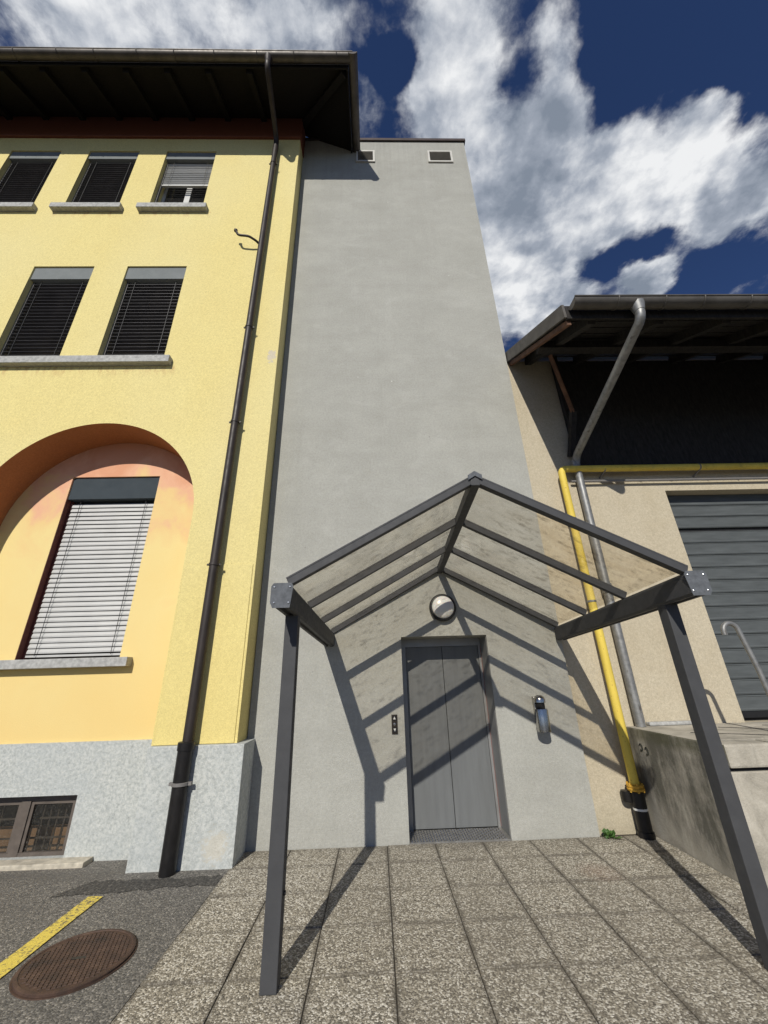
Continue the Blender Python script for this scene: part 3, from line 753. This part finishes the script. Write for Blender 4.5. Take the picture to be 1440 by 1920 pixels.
def window(u0, u1, z0, z1, y, boxh, boxm, slatm, tilt, pitch, drop, sill, railm, framem, ybox=.025):
    yg = y + .24; q = MB(); f = .06; xm_ = (u0 + u1) / 2
    q.box(u0 + .002, u1 - .002, yg, yg + .05, z0 + .002, z0 + f); q.box(u0 + .002, u1 - .002, yg, yg + .05, z1 - f, z1 - .002)
    q.box(u0 + .002, u0 + f, yg, yg + .05, z0 + f, z1 - f); q.box(u1 - f, u1 - .002, yg, yg + .05, z0 + f, z1 - f); q.box(xm_ - .055, xm_ + .055, yg - .006, yg + .05, z0 + f, z1 - f)
    win = q.build('window', framem, Yb)
    for (a_, b_) in ((u0 + f, xm_ - .055), (xm_ + .055, u1 - f)):
        q = MB(); q.box(a_, b_, yg + .02, yg + .032, z0 + f, z1 - f); q.build('pane', glass_m, win)
    q = MB(); q.box(u0 + .003, u1 - .003, y + ybox, y + .19, z1 - boxh, z1 - .003); q.build('blind_box', boxm, win, bevel=.004)
    yb = y + .115
    for sx in (u0 + .016, u1 - .016):
        q = MB(); q.box(sx - .013, sx + .013, yb - .022, yb + .022, z0 + .005, z1 - boxh - .002); q.build('guide_rail', railm, win)
    me = slat_mesh(u1 - u0 - .07, slatm, tilt)
    n_ = int(drop / pitch); ztop = z1 - boxh - .07
    for k in range(n_):
        s_ = piece('slat', me, win, (xm_ + random.uniform(-.001, .001), yb, ztop - k * pitch)); s_.rotation_euler = (random.uniform(-.05, .05), random.uniform(-.0015, .0015), 0)
    zb = ztop - n_ * pitch
    q = MB(); q.box(u0 + .04, u1 - .04, yb - .02, yb + .02, zb - .014, zb + .012); q.build('bottom_rail', slatm, win)
    for sx in (u0 + .17, u1 - .17):
        q = MB(); q.box(sx - .0035, sx + .0035, yb - .045, yb - .041, zb, z1 - boxh); q.build('ladder_cord', blackplastic_m, win)
    if sill:
        q = MB(); q.box(sill[0], sill[1], y - sill[2], y + .2, z0 - sill[3], z0 + .003); q.build('sill', stone_m, win, bevel=.008)
    return win
for i, (u0, u1) in enumerate(W3):
    if i < 2: window(u0, u1, *w3z, WY, .25, boxgrey_m, slatdark_m, math.radians(-8), .074, 1.62, (u0 - .16, u1 + .12, .10, .13), rail_m, framebrown_m)
    else: window(u0, u1, *w3z, WY, .25, boxgrey_m, slatwhite_m, math.radians(-62), .068, .80, (u0 - .16, u1 + .12, .10, .13), rail_m, framewhite_m)
for i, (u0, u1) in enumerate(W2):
    window(u0, u1, *w2z, WY, .30, boxgrey_m, slatdark_m, math.radians(4), .078, 1.80, (-6.6, -3.15, .10, .13) if i == 0 else None, rail_m, framebrown_m)
window(W1[0], W1[1], W1[2], W1[3], NY, .36, boxdark_m, slatwhite_m, math.radians(68), .0665, 2.14, (W1[0] - .22, W1[1] + .17, .12, .105), redrail_m, framebrown_m)

q = MB(); q.box(W1[0] + .0005, W1[0] + .006, NY + .004, NY + .20, W1[2] + .01, W1[3] - .36); q.build('reveal_lining', redrail_m, Yb)

# basement window behind its sill
u0, u1, z0, z1 = BW; yb = NY + .06
q = MB(); f = .06
xm_ = -3.97
q.box(u0, u1, yb, yb + .06, z1 - f, z1 - .002); q.box(u1 - f, u1 - .002, yb, yb + .06, z0, z1 - f); q.box(u0 + .002, u0 + f, yb, yb + .06, z0, z1 - f); q.box(xm_ - .05, xm_ + .05, yb - .004, yb + .06, z0, z1 - f); q.box(u0 + f, u1 - f, yb, yb + .06, z0, z0 + .035)
bw = q.build('basement_window', framebrown_m, Yb)
for (a_, b_) in ((u0 + f, xm_ - .05), (xm_ + .05, u1 - f)):
    q = MB(); t = .035
    q.box(a_, b_, yb + .012, yb + .05, z1 - f - t, z1 - f - .002); q.box(a_, a_ + t, yb + .012, yb + .05, z0 + .035, z1 - f - t); q.box(b_ - t, b_, yb + .012, yb + .05, z0 + .035, z1 - f - t); q.build('sash', framebrown_m, bw)
    q = MB(); q.box(a_ + t, b_ - t, yb + .028, yb + .034, z0 + .035, z1 - f - t); q.build('pane', pane_m, bw)
    nb = 5
    for k in range(nb):
        x = a_ + .08 + (b_ - a_ - .16) * k / (nb - 1); q = MB(); q.tube([(x, yb + .13, z0), (x, yb + .13, z1)], .008, 8); q.build('security_bar', framebrown_m, bw)
    for z in (z0 + .12, z0 + .30):
        q = MB(); q.box(a_, b_, yb + .118, yb + .124, z, z + .018); q.build('security_bar', framebrown_m, bw)
q = MB(); q.box(u0, u1, yb + .30, yb + .32, z0 - .1, z0 + .19); q.build('tan_board', board_m, bw)
q = MB(); q.quad((u0, yb + .06, z1), (u1, yb + .06, z1), (u1, yb + .6, z1), (u0, yb + .6, z1)); q.quad((u0, yb + .6, z0 - .1), (u1, yb + .6, z0 - .1), (u1, yb + .6, z1), (u0, yb + .6, z1)); q.quad((u1, yb + .06, z0 - .1), (u1, yb + .6, z0 - .1), (u1, yb + .6, z1), (u1, yb + .06, z1)); q.quad((u0, yb + .06, z0 - .1), (u0, yb + .6, z0 - .1), (u0, yb + .6, z1), (u0, yb + .06, z1)); q.build('window_well', dark_m, bw)
q = MB(); q.box(u0 - .2, u1 + .32, NY - .19, NY - .031, -.12, -.045); q.build('sill', sandstone_m, bw, bevel=.007)

# ------------------------------------------------------------------ warehouse on the right
HY = 0.05
Wh = root('warehouse', 'beige rendered warehouse with deep dark timber eaves and roller door, right of the lift tower', 'warehouse', (7.0, 4.0, 0))
RD = (4.37, 8.6, 1.0, 4.08)
q = MB(); wall(q, HY, TX1 + .003, 15, -.1, 6.62, [RD], depth=.22); q.build('wall', beige_m, Wh)
q = MB(); q.box(3.16, 14.98, HY - .012, HY - .002, 4.50, 6.6); q.build('dark_wall_panel', darktimber_m, Wh)  # near-black sheet laid over the upper warehouse wall
GY, GZ, RS = -1.73, 5.69, 0.577
q = MB(); q.quad((2.36, GY, GZ + .08), (15, GY, GZ + .08), (15, 7, GZ + .08 + RS * (7 - GY)), (2.36, 7, GZ + .08 + RS * (7 - GY))); q.build('roof', tile_m, Wh)
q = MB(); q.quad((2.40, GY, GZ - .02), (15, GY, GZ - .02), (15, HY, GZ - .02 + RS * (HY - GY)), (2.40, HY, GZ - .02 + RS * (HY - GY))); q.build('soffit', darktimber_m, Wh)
q = MB(); q.extr([Vector((2.355, GY - .02, GZ - .12)), Vector((2.355, GY - .02, GZ + .09)), Vector((2.355, 7, GZ + .09 + RS * (7.02 - GY))), Vector((2.355, 7, GZ - .12 + RS * (7.02 - GY)))], (0, 0, 0), (.03, 0, 0)); q.build('verge_board', gutter2_m, Wh)
q = MB(); q.extr([Vector((2.39, GY + .02, GZ - .20)), Vector((2.39, GY + .02, GZ - .13)), Vector((2.39, HY - .01, GZ - .13 + RS * (HY - GY))), Vector((2.39, HY - .01, GZ - .2 + RS * (HY - GY)))], (0, 0, 0), (.05, 0, 0)); q.build('verge_batten', timber_m, Wh)
q = MB(); q.box(2.386, 15, GY - .02, GY + .01, GZ - .14, GZ + .07); q.build('fascia', darktimber_m, Wh)
for k in range(14):
    x = 2.72 + k * .85; q = MB(); q.bar((x, GY + .03, GZ - .09), (x, HY - .013, GZ - .09 + RS * (HY - GY - .04)), .1, .13); q.build('rafter', darktimber_m, Wh)
for k in range(9):
    y = GY + .1 + k * .21; q = MB(); q.bar((2.45, y, GZ - .027 + RS * (y - GY)), (15, y, GZ - .027 + RS * (y - GY)), .16, .012, (0, -RS, 1)); q.build('soffit_board', darktimber_m, Wh)
q = MB(); q.box(2.44, 14.9, -.93, -.80, 5.93, 6.06); q.build('purlin', darktimber_m, Wh)
q = MB(); q.bar((3.07, -.30, 5.27), (2.66, -.76, 5.96), .055, .07); q.build('eaves_brace', timber_m, Wh)
q = MB(); q.bar((3.05, HY - .05, 4.66), (3.075, -.30, 5.29), .08, .08); q.build('eaves_brace', darktimber_m, Wh)
q = MB(); q.box(3.11, 3.2, HY - .10, HY - .013, 4.7, 6.7); q.build('wall_post', darktimber_m, Wh)
q = MB(); gutter(q, (2.42, GY - .12, 0), (15, GY - .12, 0), .085, (0, -1, 0), GZ + .01); gut2 = q.build('gutter', gutter2_m, Wh, smooth=True)
for k in range(9):
    x = 2.95 + k * .52 + (.05 if k % 2 else 0)
    q = MB(); q.tube([(x, GY - .12 - math.cos(math.pi * t / 12) * .088, GZ + .01 - math.sin(math.pi * t / 12) * .088) for t in range(13)], .009, 6); q.build('gutter_bracket', gutter2_m, gut2)
PX = 3.075
q = MB(); q.tube(fillet([(PX + .13, GY - .12, GZ - .03), (PX + .13, GY - .12, GZ - .25), (PX, -.035, 4.60), (PX - .02, -.035, 1.012)], .14, 8), .055, 16); q.lathe([(.085, 0), (.06, -.12)], (PX + .13, GY - .12, GZ - .03), (0, 0, 1), 16)
dp = q.build('downpipe', galv_m, Wh, smooth=True)
for z, r in ((2.62, .067), (4.5, .06)):
    q = MB(); q.lathe([(r, -.06), (r, .06)], (PX - .01, -.035, z), (0, 0, 1), 16); q.build('pipe_collar', galv_m, dp, smooth=True)
q = MB(); q.box(3.17, 3.78, -.03, HY - .003, 1.012, 1.05); q.build('stone_block', stone_m, Wh, bevel=.012)
q = MB(); q.tube([(2.95, HY - .06, 4.23), (14.9, HY - .06, 4.23)], .018, 8); q.build('conduit', rail_m, Wh)
# roller door
x0, x1 = RD[0] + .002, RD[1] - .002; yr = HY + .18
q = MB(); q.box(x0, x1, yr + .03, yr + .05, 1.0, 4.078); rd = q.build('roller_door', dark_m, Wh)
pit = .1835
def rslat(h):
    q = MB(); L = (x1 - x0) / 2
    prof = [(.012, 0), (.0, .006), (-.006, h * .12), (0.0, h * .2), (0.0, h - .022), (-.005, h - .014), (.006, h - .004), (.012, h - .002), (.03, h - .002), (.03, 0)]
    n_ = len(prof); q.add([(-L, a_, b_) for a_, b_ in prof] + [(L, a_, b_) for a_, b_ in prof], [(i, (i + 1) % n_, (i + 1) % n_ + n_, i + n_) for i in range(n_)] + [tuple(range(n_)), tuple(range(2 * n_ - 1, n_ - 1, -1))])
    return q.mesh('roller_slat', roller_m)
me = rslat(pit); zt = 3.49
for k in range(13):
    z = zt - (k + 1) * pit
    if z < 1.1: break
    piece('roller_slat', me, rd, ((x0 + x1) / 2, yr, z))
for k in range(3): piece('roller_slat', me, rd, ((x0 + x1) / 2, yr - .004, 3.535 + k * pit))
q = MB(); q.box(x0, x1, yr - .006, yr + .03, 1.035, 1.105); q.build('rubber_seal', blackplastic_m, rd)
q = MB(); q.lathe([(.0, -.05), (.05, -.045), (.06, -.02), (.06, .0)], (4.43, yr, 1.46), (0, 1, 0), 18); q.box(4.372, 4.44, yr - .04, yr - .001, 1.42, 1.50); q.build('rubber_buffer', blackplastic_m, rd, smooth=True)

# ------------------------------------------------------------------ loading dock
Dk = root('loading_dock', 'stained concrete loading dock below the roller door', 'loading dock', (5.0, -.6, 0))
DKX, DKY, DKZ = 2.92, -1.28, 1.01
q = MB(); q.extr([Vector((DKX, HY - .004, -.15)), Vector((DKX, HY - .004, DKZ)), Vector((DKX, DKY + .2, DKZ)), Vector((DKX, DKY + .2, .80)), Vector((DKX, DKY, .80)), Vector((DKX, DKY, -.15))], (0, 0, 0), (11, 0, 0)); q.build('dock_body', conc_m, Dk, bevel=.015)
cx = DKX + .045
for wd in (.44, .95, .95, .95, .95):
    q = MB(); q.box(cx, cx + wd, DKY - .03, DKY + .19, .828, DKZ - .004); q.build('coping_block', conc_m, Dk, bevel=.018); cx += wd + .03
q = MB(); q.box(DKX + .05, 14, DKY + .01, DKY + .18, .801, .827); q.build('joint_packing', dark_m, Dk)
q = MB(); q.box(DKX + .001, DKX + .043, DKY + .005, DKY + .199, .801, DKZ - .045); q.build('edge_stub', conc_m, Dk, bevel=.012)
for (a_, b_) in (((3.2, -.62), (3.9, -1.05)), ((3.75, -.3), (4.6, -.95)), ((4.3, -.25), (5.4, -.9))):
    q = MB(); q.bar((a_[0], a_[1], DKZ + .001), (b_[0], b_[1], DKZ + .001), .010, .006); q.build('deck_joint', dark_m, Dk)
q = MB()
for (yy, zz_, rr) in ((-.165, .825, .034), (-.255, .80, .036)):
    q.tube([(DKX - .001, yy + math.cos(t * .55) * rr * .7, zz_ + math.sin(t * .55) * rr) for t in range(1, 11)], .007, 6)
q.build('black_mark', stain_m, Dk)

# ------------------------------------------------------------------ grab rail on the dock
H = root('grab_rail', 'galvanised tubular grab rail with hooked top in front of the roller door', 'handrail', (3.9, -.92, 1.01))
pts = [(3.66, -.92, 1.93)] + [(3.74 - .08 * math.cos(t), -.92, 1.965 + .08 * math.sin(t)) for t in [math.pi * k / 10 for k in range(11)]] + [(3.875, -.92, 1.6), (3.90, -.92, 1.3), (3.93, -.92, 1.008)]
q = MB(); q.tube(pts, .025, 12); q.build('rail_tube', galv_m, H, smooth=True)
q = MB(); q.lathe([(.05, 0), (.05, .008)], (3.93, -.92, 1.011), (0, 0, 1), 16); q.build('foot_plate', galv_m, H)

# ------------------------------------------------------------------ gas pipe
Gp = root('gas_pipe', 'yellow gas pipe rising by the dock and turning along under the warehouse eaves', 'pipe', (2.8, -.08, 0))
q = MB(); q.tube(fillet([(2.80, -.075, .42), (2.80, -.075, 4.405), (14.5, -.06, 4.405)], .09, 8), .05, 16); gp = q.build('pipe_run', yellowpipe_m, Gp, smooth=True)
q = MB(); q.lathe([(.082, 0), (.088, .008), (.088, .022), (.08, .03), (.088, .038), (.088, .052), (.07, .06)], (2.80, -.075, .41), (0, 0, 1), 20); fl = q.build('flange', yellowrust_m, Gp, smooth=True)
for k in range(6):
    t = k * math.pi / 3 + .3; q = MB(); q.lathe([(.011, 0), (.011, .085)], (2.80 + .074 * math.cos(t), -.075 + .074 * math.sin(t), .398), (0, 0, 1), 6); q.build('bolt', yellowrust_m, fl)
q = MB(); q.tube([(2.80, -.075, -.02), (2.80, -.075, .40)], .07, 18); q.lathe([(.082, 0), (.082, .05)], (2.80, -.075, .0), (0, 0, 1), 18); q.build('black_sleeve', castpipe_m, Gp, smooth=True)
q = MB(); q.lathe([(.0, 0), (.05, 0), (.055, .02), (.055, .10), (.0, .11)], (2.715, -.02, .30), (0, 0, 1), 16); q.build('valve_cover', castpipe_m, Gp, smooth=True)
q = MB(); q.lathe([(.0715, 0), (.0715, .02)], (2.80, -.075, .235), (0, 0, 1), 18); q.build('white_band', whiteband_m, Gp)
for z in (2.45, 3.6):
    q = MB(); q.lathe([(.056, -.012), (.056, .012)], (2.80, -.075, z), (0, 0, 1), 14); q.tube([(2.80, -.03, z), (2.80, HY, z)], .008, 6); q.build('pipe_clip', galv_m, Gp)
for x in (3.45, 4.9, 6.4):
    q = MB(); q.lathe([(.056, -.012), (.056, .012)], (x, -.067, 4.405), (1, 0, 0), 14); q.bar((x, -.067, 4.36), (x - .02, HY, 4.30), .02, .02); q.build('pipe_clip', rail_m, Gp)
q = MB(); q.lathe([(.051, 0), (.051, .16)], (4.15, -.067, 4.405), (1, 0, 0), 16); q.build('label_band', yellowrust_m, Gp)

# ------------------------------------------------------------------ canopy
CAX = 0.868; HS = 1.41; RISE = .775; LEN = 2.42; TILT = .040; YAW = math.radians(-1.6)
Cn = root('entrance_canopy', 'charcoal gabled entrance canopy with smoked clear panels on two posts before the lift door', 'canopy', (CAX, -1.2, 0))
def cv(x, y, z, lift=True):
    """canopy frame (x from the ridge, y from the wall) to the yard: it stands a touch askew and falls to the wall"""
    ca, sa = math.cos(YAW), math.sin(YAW)
    return Vector((CAX + x * ca - y * sa, x * sa + y * ca, z + (-y) * TILT * (1 if lift else 0)))
EZB, EZT = 1.985, 2.125           # eaves beam bottom and top at the wall
BW2 = .065
for s in (-1, 1):
    xo = s * (HS + .045)
    # eaves beam: box with a groove below and a lip above
    prof = [(-BW2, EZB + .015), (-BW2, EZT), (-BW2 + .012, EZT + .02), (BW2 - .012, EZT + .02), (BW2, EZT), (BW2, EZB + .015), (BW2 - .02, EZB), (.02, EZB), (.014, EZB + .02), (-.014, EZB + .02), (-.02, EZB), (-BW2 + .02, EZB)]
    a_ = [cv(xo + px, -.004, pz) for px, pz in prof]; b_ = [cv(xo + px, -LEN, pz) for px, pz in prof]
    q = MB(); n_ = len(prof); q.add(a_ + b_, [(i, (i + 1) % n_, (i + 1) % n_ + n_, i + n_) for i in range(n_)] + [tuple(range(n_)), tuple(range(2 * n_ - 1, n_ - 1, -1))])
    beam = q.build('eaves_beam', charcoal_m, Cn)
    # end plate with clipped corners and four screws
    pl = [(-.078, .03), (-.078, .145), (-.062, .168), (.062, .168), (.078, .145), (.060, -.005), (-.060, -.005)]
    if s > 0: pl = [(-px, pz) for px, pz in pl][::-1]
    f_ = [cv(xo + px, -LEN - .001, EZB + pz) for px, pz in pl]; g_ = [cv(xo + px, -LEN - .006, EZB + pz) for px, pz in pl]
    q = MB(); n_ = len(pl); q.add(f_ + g_, [(i, (i + 1) % n_, (i + 1) % n_ + n_, i + n_) for i in range(n_)] + [tuple(range(n_)), tuple(range(2 * n_ - 1, n_ - 1, -1))])
    ep = q.build('end_plate', plate_m, beam)
    for (px, pz) in ((-.055, .14), (.055, .14), (-.05, .03), (.05, .03)):
        q = MB(); q.lathe([(.0065, 0), (.0065, .004), (.003, .006)], cv(xo + px, -LEN - .006, EZB + pz), (0, -1, 0), 10); q.build('screw', screw_m, beam)
    # post
    pb = cv(xo, -2.05, 0, False); pw = .049
    zt_ = EZB + 2.05 * TILT + .012
    q = MB(); q.box(pb.x - pw, pb.x + pw, pb.y - pw, pb.y + pw, 0.0, zt_); post = q.build('post', charcoal_m, Cn, bevel=.006)
    if s < 0:
        q = MB(); q.lathe([(.012, 0), (.012, .012)], (pb.x + pw, pb.y, .42), (1, 0, 0), 10); q.build('plug', blackplastic_m, post)
# rafters and ridge
EZr = EZT + .035; RZ = EZr + RISE
ys_ = [-LEN + .035, -1.60, -.82, -.035]
for i, y in enumerate(ys_):
    for s in (-1, 1):
        q = MB(); wd = .062 if i in (0, 3) else .05
        a_ = cv(s * .012, y, RZ); b_ = cv(s * (HS + .01), y, EZr)
        nrm = (b_ - a_).cross(Vector((0, 1, 0))).normalized(); nrm = nrm if nrm.z > 0 else -nrm
        q.bar(a_, b_, wd, .05, nrm)
        r_ = q.build('rafter', charcoal_m, Cn, bevel=.004)
        q = MB(); q.bar(a_ + nrm * .034, b_ + nrm * .034, wd * .86, .014, nrm); q.build('cover_strip', charcoal_m, r_, bevel=.003)
q = MB(); q.bar(cv(0, -.004, RZ - .012), cv(0, -LEN, RZ - .012), .07, .085)
rdg = q.build('ridge_beam', charcoal_m, Cn, bevel=.006)
q = MB()
pl = [(-.055, -.03), (0, .005), (.055, -.03), (.055, .012), (0, .047), (-.055, .012)]
f_ = [cv(px, -LEN - .001, RZ + .02 + pz) for px, pz in pl]; g_ = [cv(px, -LEN - .012, RZ + .02 + pz) for px, pz in pl]
q.add(f_ + g_, [(i, (i + 1) % 6, (i + 1) % 6 + 6, i + 6) for i in range(6)] + [tuple(range(6)), tuple(range(11, 5, -1))]); q.build('ridge_cap', plate_m, rdg)
for i in range(3):
    ya, yb_ = ys_[i] + .02, ys_[i + 1] - .02
    for s in (-1, 1):
        P4 = []
        for dz in (.012, .022):
            P4 += [cv(s * .02, ya, RZ + dz), cv(s * (HS + .02), ya, EZr + dz), cv(s * (HS + .02), yb_, EZr + dz), cv(s * .02, yb_, RZ + dz)]
        q = MB(); q.add(P4, [(0, 1, 2, 3), (7, 6, 5, 4), (0, 4, 5, 1), (1, 5, 6, 2), (2, 6, 7, 3), (3, 7, 4, 0)]); q.build('roof_panel', panel_m, Cn)

# ------------------------------------------------------------------ fittings on the tower
L = root('bulkhead_lamp', 'round bulkhead lamp with black ring and frosted globe above the lift door', 'lamp', (.862, 0, 2.42))
q = MB(); q.lathe([(.10, 0), (.165, .0), (.172, .02), (.172, .06), (.16, .075), (.142, .078), (.142, .05), (.05, .05)], (.862, -.001, 2.425), (0, -1, 0), 40); q.build('lamp_ring', blackplastic_m, L, smooth=True)
q = MB(); q.lathe([(.1415, .05)] + [(.1415 * math.cos(t), .075 + .062 * math.sin(t)) for t in [math.pi / 2 * k / 10 for k in range(10)]] + [(.004, .137)], (.862, -.001, 2.425), (0, -1, 0), 40); q.build('globe', globe_m, L, smooth=True)

Sx, Sy, Sz = 1.885, -.125, 0
L = root('wall_light', 'stainless steel cylinder wall light right of the lift door', 'wall light', (Sx, 0, 1.1))
q = MB(); q.lathe([(.066, 1.0), (.074, 1.002), (.074, 1.22), (.070, 1.235), (.064, 1.237)], (Sx, Sy, 0), (0, 0, 1), 32); q.build('body', steel_m, L, smooth=True)
q = MB(); q.lathe([(.05, 1.236), (.05, 1.302)], (Sx, Sy, 0), (0, 0, 1), 24); q.build('lens', dark_m, L, smooth=True)
q = MB(); q.lathe([(.064, 1.30), (.064, 1.335), (.050, 1.365), (.025, 1.378), (.003, 1.38)], (Sx, Sy, 0), (0, 0, 1), 32); q.build('cap', steel_m, L, smooth=True)
q = MB(); q.box(Sx - .045, Sx + .045, -.06, -.0005, 1.03, 1.36); q.build('back_plate', steel_m, L, bevel=.012)
q = MB(); q.lathe([(.003, .9985), (.066, .9995), (.066, 1.003)], (Sx, Sy, 0), (0, 0, 1), 24); q.build('base_cap', dark_m, L)

L = root('call_panel', 'small dark bronze lift call panel with arrows left of the door', 'call panel', (.195, 0, 1.11))
q = MB(); q.box(.160, .228, -.014, -.0005, 1.015, 1.215); plt = q.build('plate', panelbrown_m, L, bevel=.004)
q = MB(); q.box(.170, .218, -.017, -.0142, 1.155, 1.205); q.build('button', blackplastic_m, L)
q = MB(); q.box(.170, .218, -.017, -.0142, 1.033, 1.083); q.build('button', blackplastic_m, L)
q = MB(); q.extr([Vector((.180, -.0172, 1.166)), Vector((.208, -.0172, 1.166)), Vector((.194, -.0172, 1.196))], (0, 0, 0), (0, -.002, 0)); q.build('up_arrow', whiteband_m, L)
q = MB(); q.extr([Vector((.180, -.0172, 1.072)), Vector((.194, -.0172, 1.042)), Vector((.208, -.0172, 1.072))], (0, 0, 0), (0, -.002, 0)); q.build('down_arrow', whiteband_m, L)
q = MB(); q.lathe([(.014, 0), (.014, .004), (.01, .005)], (.194, -.0143, 1.115), (0, -1, 0), 18); q.build('key_switch', steel_m, L)

# ------------------------------------------------------------------ manhole cover
MX, MY, MR = -1.95, -1.665, .318
Mh = root('manhole_cover', 'round rusty cast iron manhole cover in the asphalt beside the yellow line', 'manhole cover', (MX, MY, 0))
q = MB(); q.lathe([(MR - .002, -.03), (MR, .011), (MR - .006, .0145), (MR - .02, .0145), (MR - .024, .010), (.001, .010)], (MX, MY, 0), (0, 0, 1), 72); q.build('cover_plate', rust_m, Mh, smooth=True)
q = MB(); q.lathe([(MR + .003, .000), (MR + .012, .000), (MR + .013, -.02), (MR + .003, -.02)], (MX, MY, 0), (0, 0, 1), 72); q.build('frame_ring', rust_m, Mh, smooth=True)
q = MB(); pit = .026; ca, sa = math.cos(.35), math.sin(.35)
for i in range(-12, 13):
    for j in range(-12, 13):
        ux, uy = i * pit, j * pit
        if math.hypot(ux, uy) > MR - .042 or (abs(ux) < .05 and abs(uy) < .02): continue
        h = .0092
        def tr(a_, b_, z): return (MX + ca * a_ - sa * b_, MY + sa * a_ + ca * b_, z + .007)
        t = [tr(ux + a_ * h, uy + b_ * h, .0075) for a_, b_ in ((-1, -1), (1, -1), (1, 1), (-1, 1))]; bt = [tr(ux + a_ * h * 1.15, uy + b_ * h * 1.15, .0025) for a_, b_ in ((-1, -1), (1, -1), (1, 1), (-1, 1))]
        q.add(t + bt, [(0, 1, 2, 3), (4, 5, 1, 0), (5, 6, 2, 1), (6, 7, 3, 2), (7, 4, 0, 3)])
o = q.build('raised_studs', rust_m, Mh); o['kind'] = 'stuff'
q = MB(); q.box(MX - .045, MX + .045, MY - .012, MY + .012, .0102, .0132); q.build('lifting_slot', castpipe_m, Mh)

# ------------------------------------------------------------------ weed
Wd = root('weed', 'small green weed growing at the foot of the wall beside the gas pipe', 'plant', (2.40, -.06, 0))
for k in range(30):
    ang = random.uniform(0, 2 * math.pi); el = random.uniform(.25, 1.2); ln = random.uniform(.05, .11); wd = ln * random.uniform(.22, .34)
    b0 = Vector((2.40 + random.uniform(-.05, .05), -.065 + random.uniform(-.03, .025), random.uniform(0, .02)))
    d = Vector((math.cos(ang) * math.cos(el), math.sin(ang) * math.cos(el) * .5 - .1, math.sin(el))); sd_ = d.cross(Vector((0, 0, 1))).normalized()
    m1 = b0 + d * ln * .55; tip = b0 + d * ln + Vector((0, 0, -.015)); upn = sd_.cross(d) * .006
    q = MB(); q.add([b0, m1 + sd_ * wd, tip, m1 - sd_ * wd, m1 - upn], [(0, 4, 1), (1, 4, 2), (2, 4, 3), (3, 4, 0)]); q.build('leaf', leaf_m, Wd)
